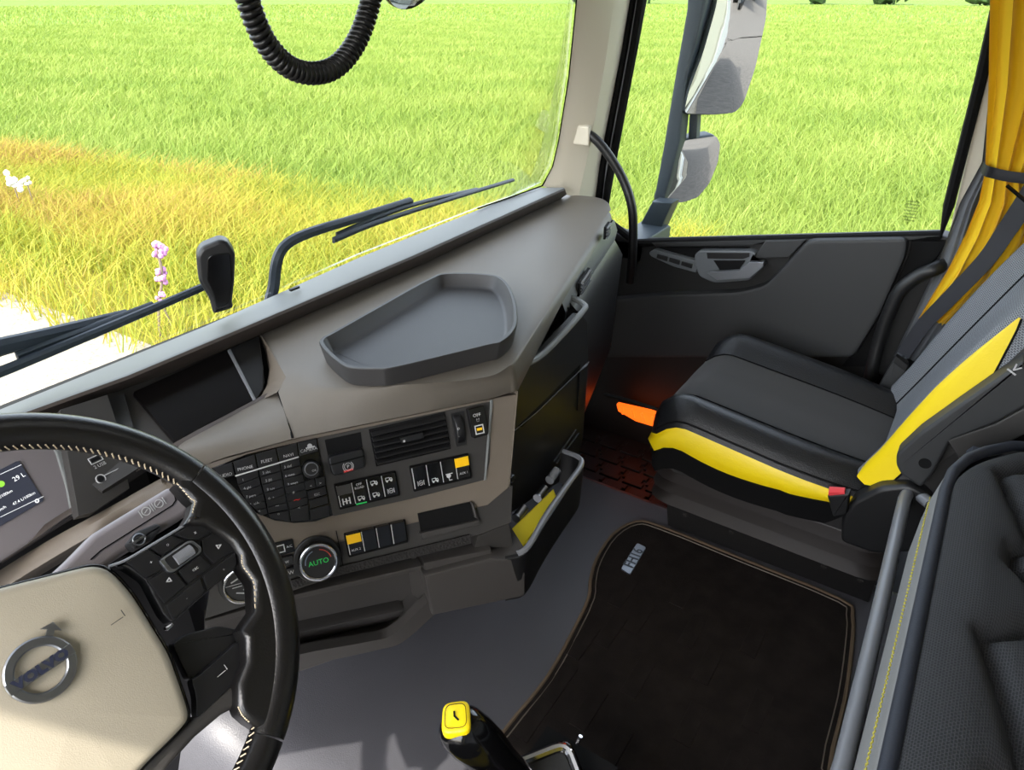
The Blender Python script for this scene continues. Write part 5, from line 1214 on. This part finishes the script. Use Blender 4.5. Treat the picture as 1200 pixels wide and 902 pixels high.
# ---- front mirror above the windscreen
fmr = thing('front_mirror', wp(485, -8, -.2), 'round-edged mirror hanging outside at the top of the windscreen', 'mirror')
mc = wp(486, -28, -.25); MF = Fr(mc, nrm(A(-.2, -.75, -.5)), A(1, 0, 0))
Pm = [MF.w(.075*math.cos(a), .085*math.sin(a)) for a in np.linspace(0, 2*math.pi, 33)[:-1]]
m = MB(); m.slab([p-MF.n*.004 for p in Pm], MF.n, .03, .01); m.build('mirror_shell', m_black, fmr)
m = MB(); m.slab([mc+(p-mc)*.94+MF.n*.0 for p in Pm], MF.n, .004, .001, dome=.004); m.build('mirror_glass', m_mirror, fmr)
m = MB(); m.tube([mc-MF.n*.02, mc+A(.02, -.1, .3)], .012, 8); m.build('mirror_arm', m_black, fmr)

# ---- door mirrors on their arm, outside the side window
mm = thing('door_mirror', (1.5, .85, .6), 'tall door mirror with a small round-cornered wide angle mirror below it', 'mirror')
XM = 1.48
def mpx(pts, x): return [px(u, v, x) for u, v in pts]
arm_o = [(832, -40), (826, 0), (812, 60), (795, 130), (778, 195), (764, 262)]
arm_i = [(812, -40), (806, 0), (796, 60), (784, 130), (774, 195), (760, 240)]
La = [(807, 0), (828, 0), (838, -40), (817, -40)]
m = MB(); Pa = mpx([(806, -60), (832, -60), (828, 0), (806, 90), (800, 135), (797, 165), (787, 205), (777, 240), (764, 240), (776, 175), (790, 90), (804, 10)], XM-.03)
m.slab(Pa, A(-1, 0, 0), .05, .012); m.build('mirror_arm', m_mirrorarm, mm)
m = MB(); m.slab(mpx([(764, 236), (788, 238), (768, 283), (738, 284)], XM-.10), A(-1, 0, 0), .06, .008); m.box((1.31, .87, .56), (.22, .10, .06), bev=.01); m.build('arm_foot', m_mirrorarm, mm)
m = MB(); m.slab(mpx([(808, 130), (818, 130), (816, 162), (806, 165)], XM+.04), A(-1, 0, 0), .03, .004); m.build('mirror_link', m_mirrorarm, mm)
def mglass(pts, tgt, nm, dome, x, r):
    c = sum(mpx(pts, x))/len(pts); n = nrm(nrm(CAM-c)+nrm(A(*tgt)))
    G = Fr(c, n, A(0, 1, 0)); P = rounded([G.pix(u, v) for u, v in pts], r, 4)
    m = MB(); m.slab([c+(p-c)*1.0-n*.0025 for p in P], n, .05, .016, 3); sh = m.build(nm+'_shell', m_mirrorarm, mm, ang=50)
    # convex glass: rings swelling to the middle
    m = MB(); Rr = []
    for t in np.linspace(1, 0.02, 12): Rr.append([c+(p-c)*.975*t+n*(dome*(1-t*t)) for p in P])
    m.rings(Rr, True, False, True); m.build(nm, m_mirror, mm, ang=180)
mglass([(862, -95), (905, -95), (899, 20), (886, 80), (872, 122), (862, 134), (836, 136), (800, 135), (806, 108), (824, 60), (838, 10), (850, -50)], (.05, -.99, -.13), 'mirror_glass', .006, XM+.06, .02)
mglass([(792, 167), (806, 163), (840, 158), (845, 168), (842, 190), (832, 215), (818, 232), (800, 238), (776, 239), (784, 215), (788, 185)], (.16, -.93, -.34), 'wide_mirror_glass', .008, XM+.06, .012)

# ---- grab handle on the pillar
gh = thing('grab_handle', px(690, 158, 1.12), 'black bent grab handle on the cream windscreen pillar', 'handle')
g0 = px(680, 157, 1.06); gl = [g0, px(694, 160, 1.05), px(712, 180, 1.06), (px(730, 210, 1.07)), px(740, 240, 1.07), px(742, 268, 1.075), px(741, 300, 1.09), px(738, 330, 1.12)]
m = MB(); m.tube(spline(gl, 6), .0125, 12); m.build('handle_tube', m_black, gh)
bs = [px(u, v, 1.035) for u, v in ((659, 145), (691, 148), (691, 172), (658, 168))]
m = MB(); m.slab(rounded(bs, .006, 2), A(-.95, -.3, 0), .022, .006, 3); m.build('handle_boss', m_beige, gh)

# ---- gear lever
gl_ = thing('gear_lever', pz(640, 930, .2), 'black gear lever with a yellow button on its knob, beside the mat', 'gear lever')
t0 = pz(537, 850, .46); t1 = pz(600, 905, .36); dr = nrm(t1-t0)
ks = [t0-dr*.012, t0-dr*.006, t0+dr*.006, t0+dr*.03, t0+dr*.06, t0+dr*.09, t0+dr*.14, t0+dr*.3]
m = MB(); m.tube(ks, [.016, .024, .029, .0305, .029, .024, .020, .018], 20, flat=(1, 1.05)); m.build('lever_grip', m_gloss, gl_, ang=60)
tf = Fr(pz(534, 841, .482), nrm(-dr*.45+A(-.1, -.25, .9)), A(.6, .5, 0)); yb = rounded([tf.w(a, b, .0) for a, b in ((-.019, -.017), (.021, -.018), (.022, .015), (-.017, .019))], .011, 4)
m = MB(); m.slab(yb, tf.n, .014, .004, 3, dome=.002); yo = m.build('lever_button', m_yellow, gl_, ang=60)
m = MB(); ybi = [tf.o+(p-tf.o)*.74+tf.n*.0028 for p in yb]; m.tube(ybi, .0005, 4, closed=True); m.stroke(Fr(tf.o+tf.n*.003, tf.n, tf.x), [(-.004, -.003), (.001, .001), (.006, .001)], .0022); m.build('button_mark', m_dark, yo)
m = MB(); s0 = pz(556, 872, .41); m.box(s0, (.02, .012, .014), (dr, np.cross(dr, A(0, 0, 1)), nrm(np.cross(np.cross(dr, A(0, 0, 1)), dr))), .004); m.build('lever_trigger', m_black, gl_)
cfm = thing('lever_console', pz(640, 895, .3), 'black console with a chrome-edged ring at the foot of the gear lever', 'console')
cf = Fr(pz(640, 905, .30), nrm(A(-.25, -.1, .95)), A(.8, -.6, 0))
m = MB(); P = rounded([cf.w(a, b) for a, b in ((-.06, -.09), (.05, -.09), (.05, .035), (-.06, .035))], .02, 4); m.slab(P, cf.n, .05, .008, 3); m.build('console_top', m_gloss, cfm)
m = MB(); m.tube([p+cf.n*.002 for p in rounded([cf.w(a, b) for a, b in ((-.05, -.08), (.04, -.08), (.04, .025), (-.05, .025))], .018, 4)], .0065, 8, closed=True); m.build('console_ring', m_chrome, cfm)
m = MB(); m.box(cf.o-cf.n*.17+A(0, -.03, 0), (.08, .12, .26)); m.build('console_post', m_dark, cfm)
m = MB(); m.tube([cf.w(.055, .02, 0), cf.w(.062, .024, .012)], .003, 8); m.build('console_pin', m_chrome, cfm)

# ---- driver seat corner with yellow piping
dseat = seat('driver_seat', 'driver seat with yellow piping at the bottom edge of the view', -.90, -.36); dseat.location.y -= .105
# ---- lit step lamp by the far door
sp = thing('step_lamp', px(745, 490, 1.12), 'glowing orange step lamp at the foot of the far door', 'lamp')
P = [px(u, v, 1.12) for u, v in ((722, 474), (775, 486), (795, 505), (775, 503), (745, 494), (724, 482))]
m = MB(); m.slab(P, A(-1, 0, 0), .02, .004); m.build('lamp_lens', M('orange lens', (255, 110, 30), .4, emit=((255, 96, 20), .7)), sp)
for k in range(5):
    a, b = px(728+k*12, 476+k*4, 1.115), px(730+k*13, 485+k*4.6, 1.115); m = MB(); m.tube([a, b], .004, 6); m.build('lens_rib', bpy.data.materials['orange lens'], sp)
m = MB(); m.tube(spline([px(u, v, 1.10) for u, v in ((708, 462), (740, 470), (790, 486))], 4), .006, 8); m.build('lamp_cover', m_doorblack, sp)
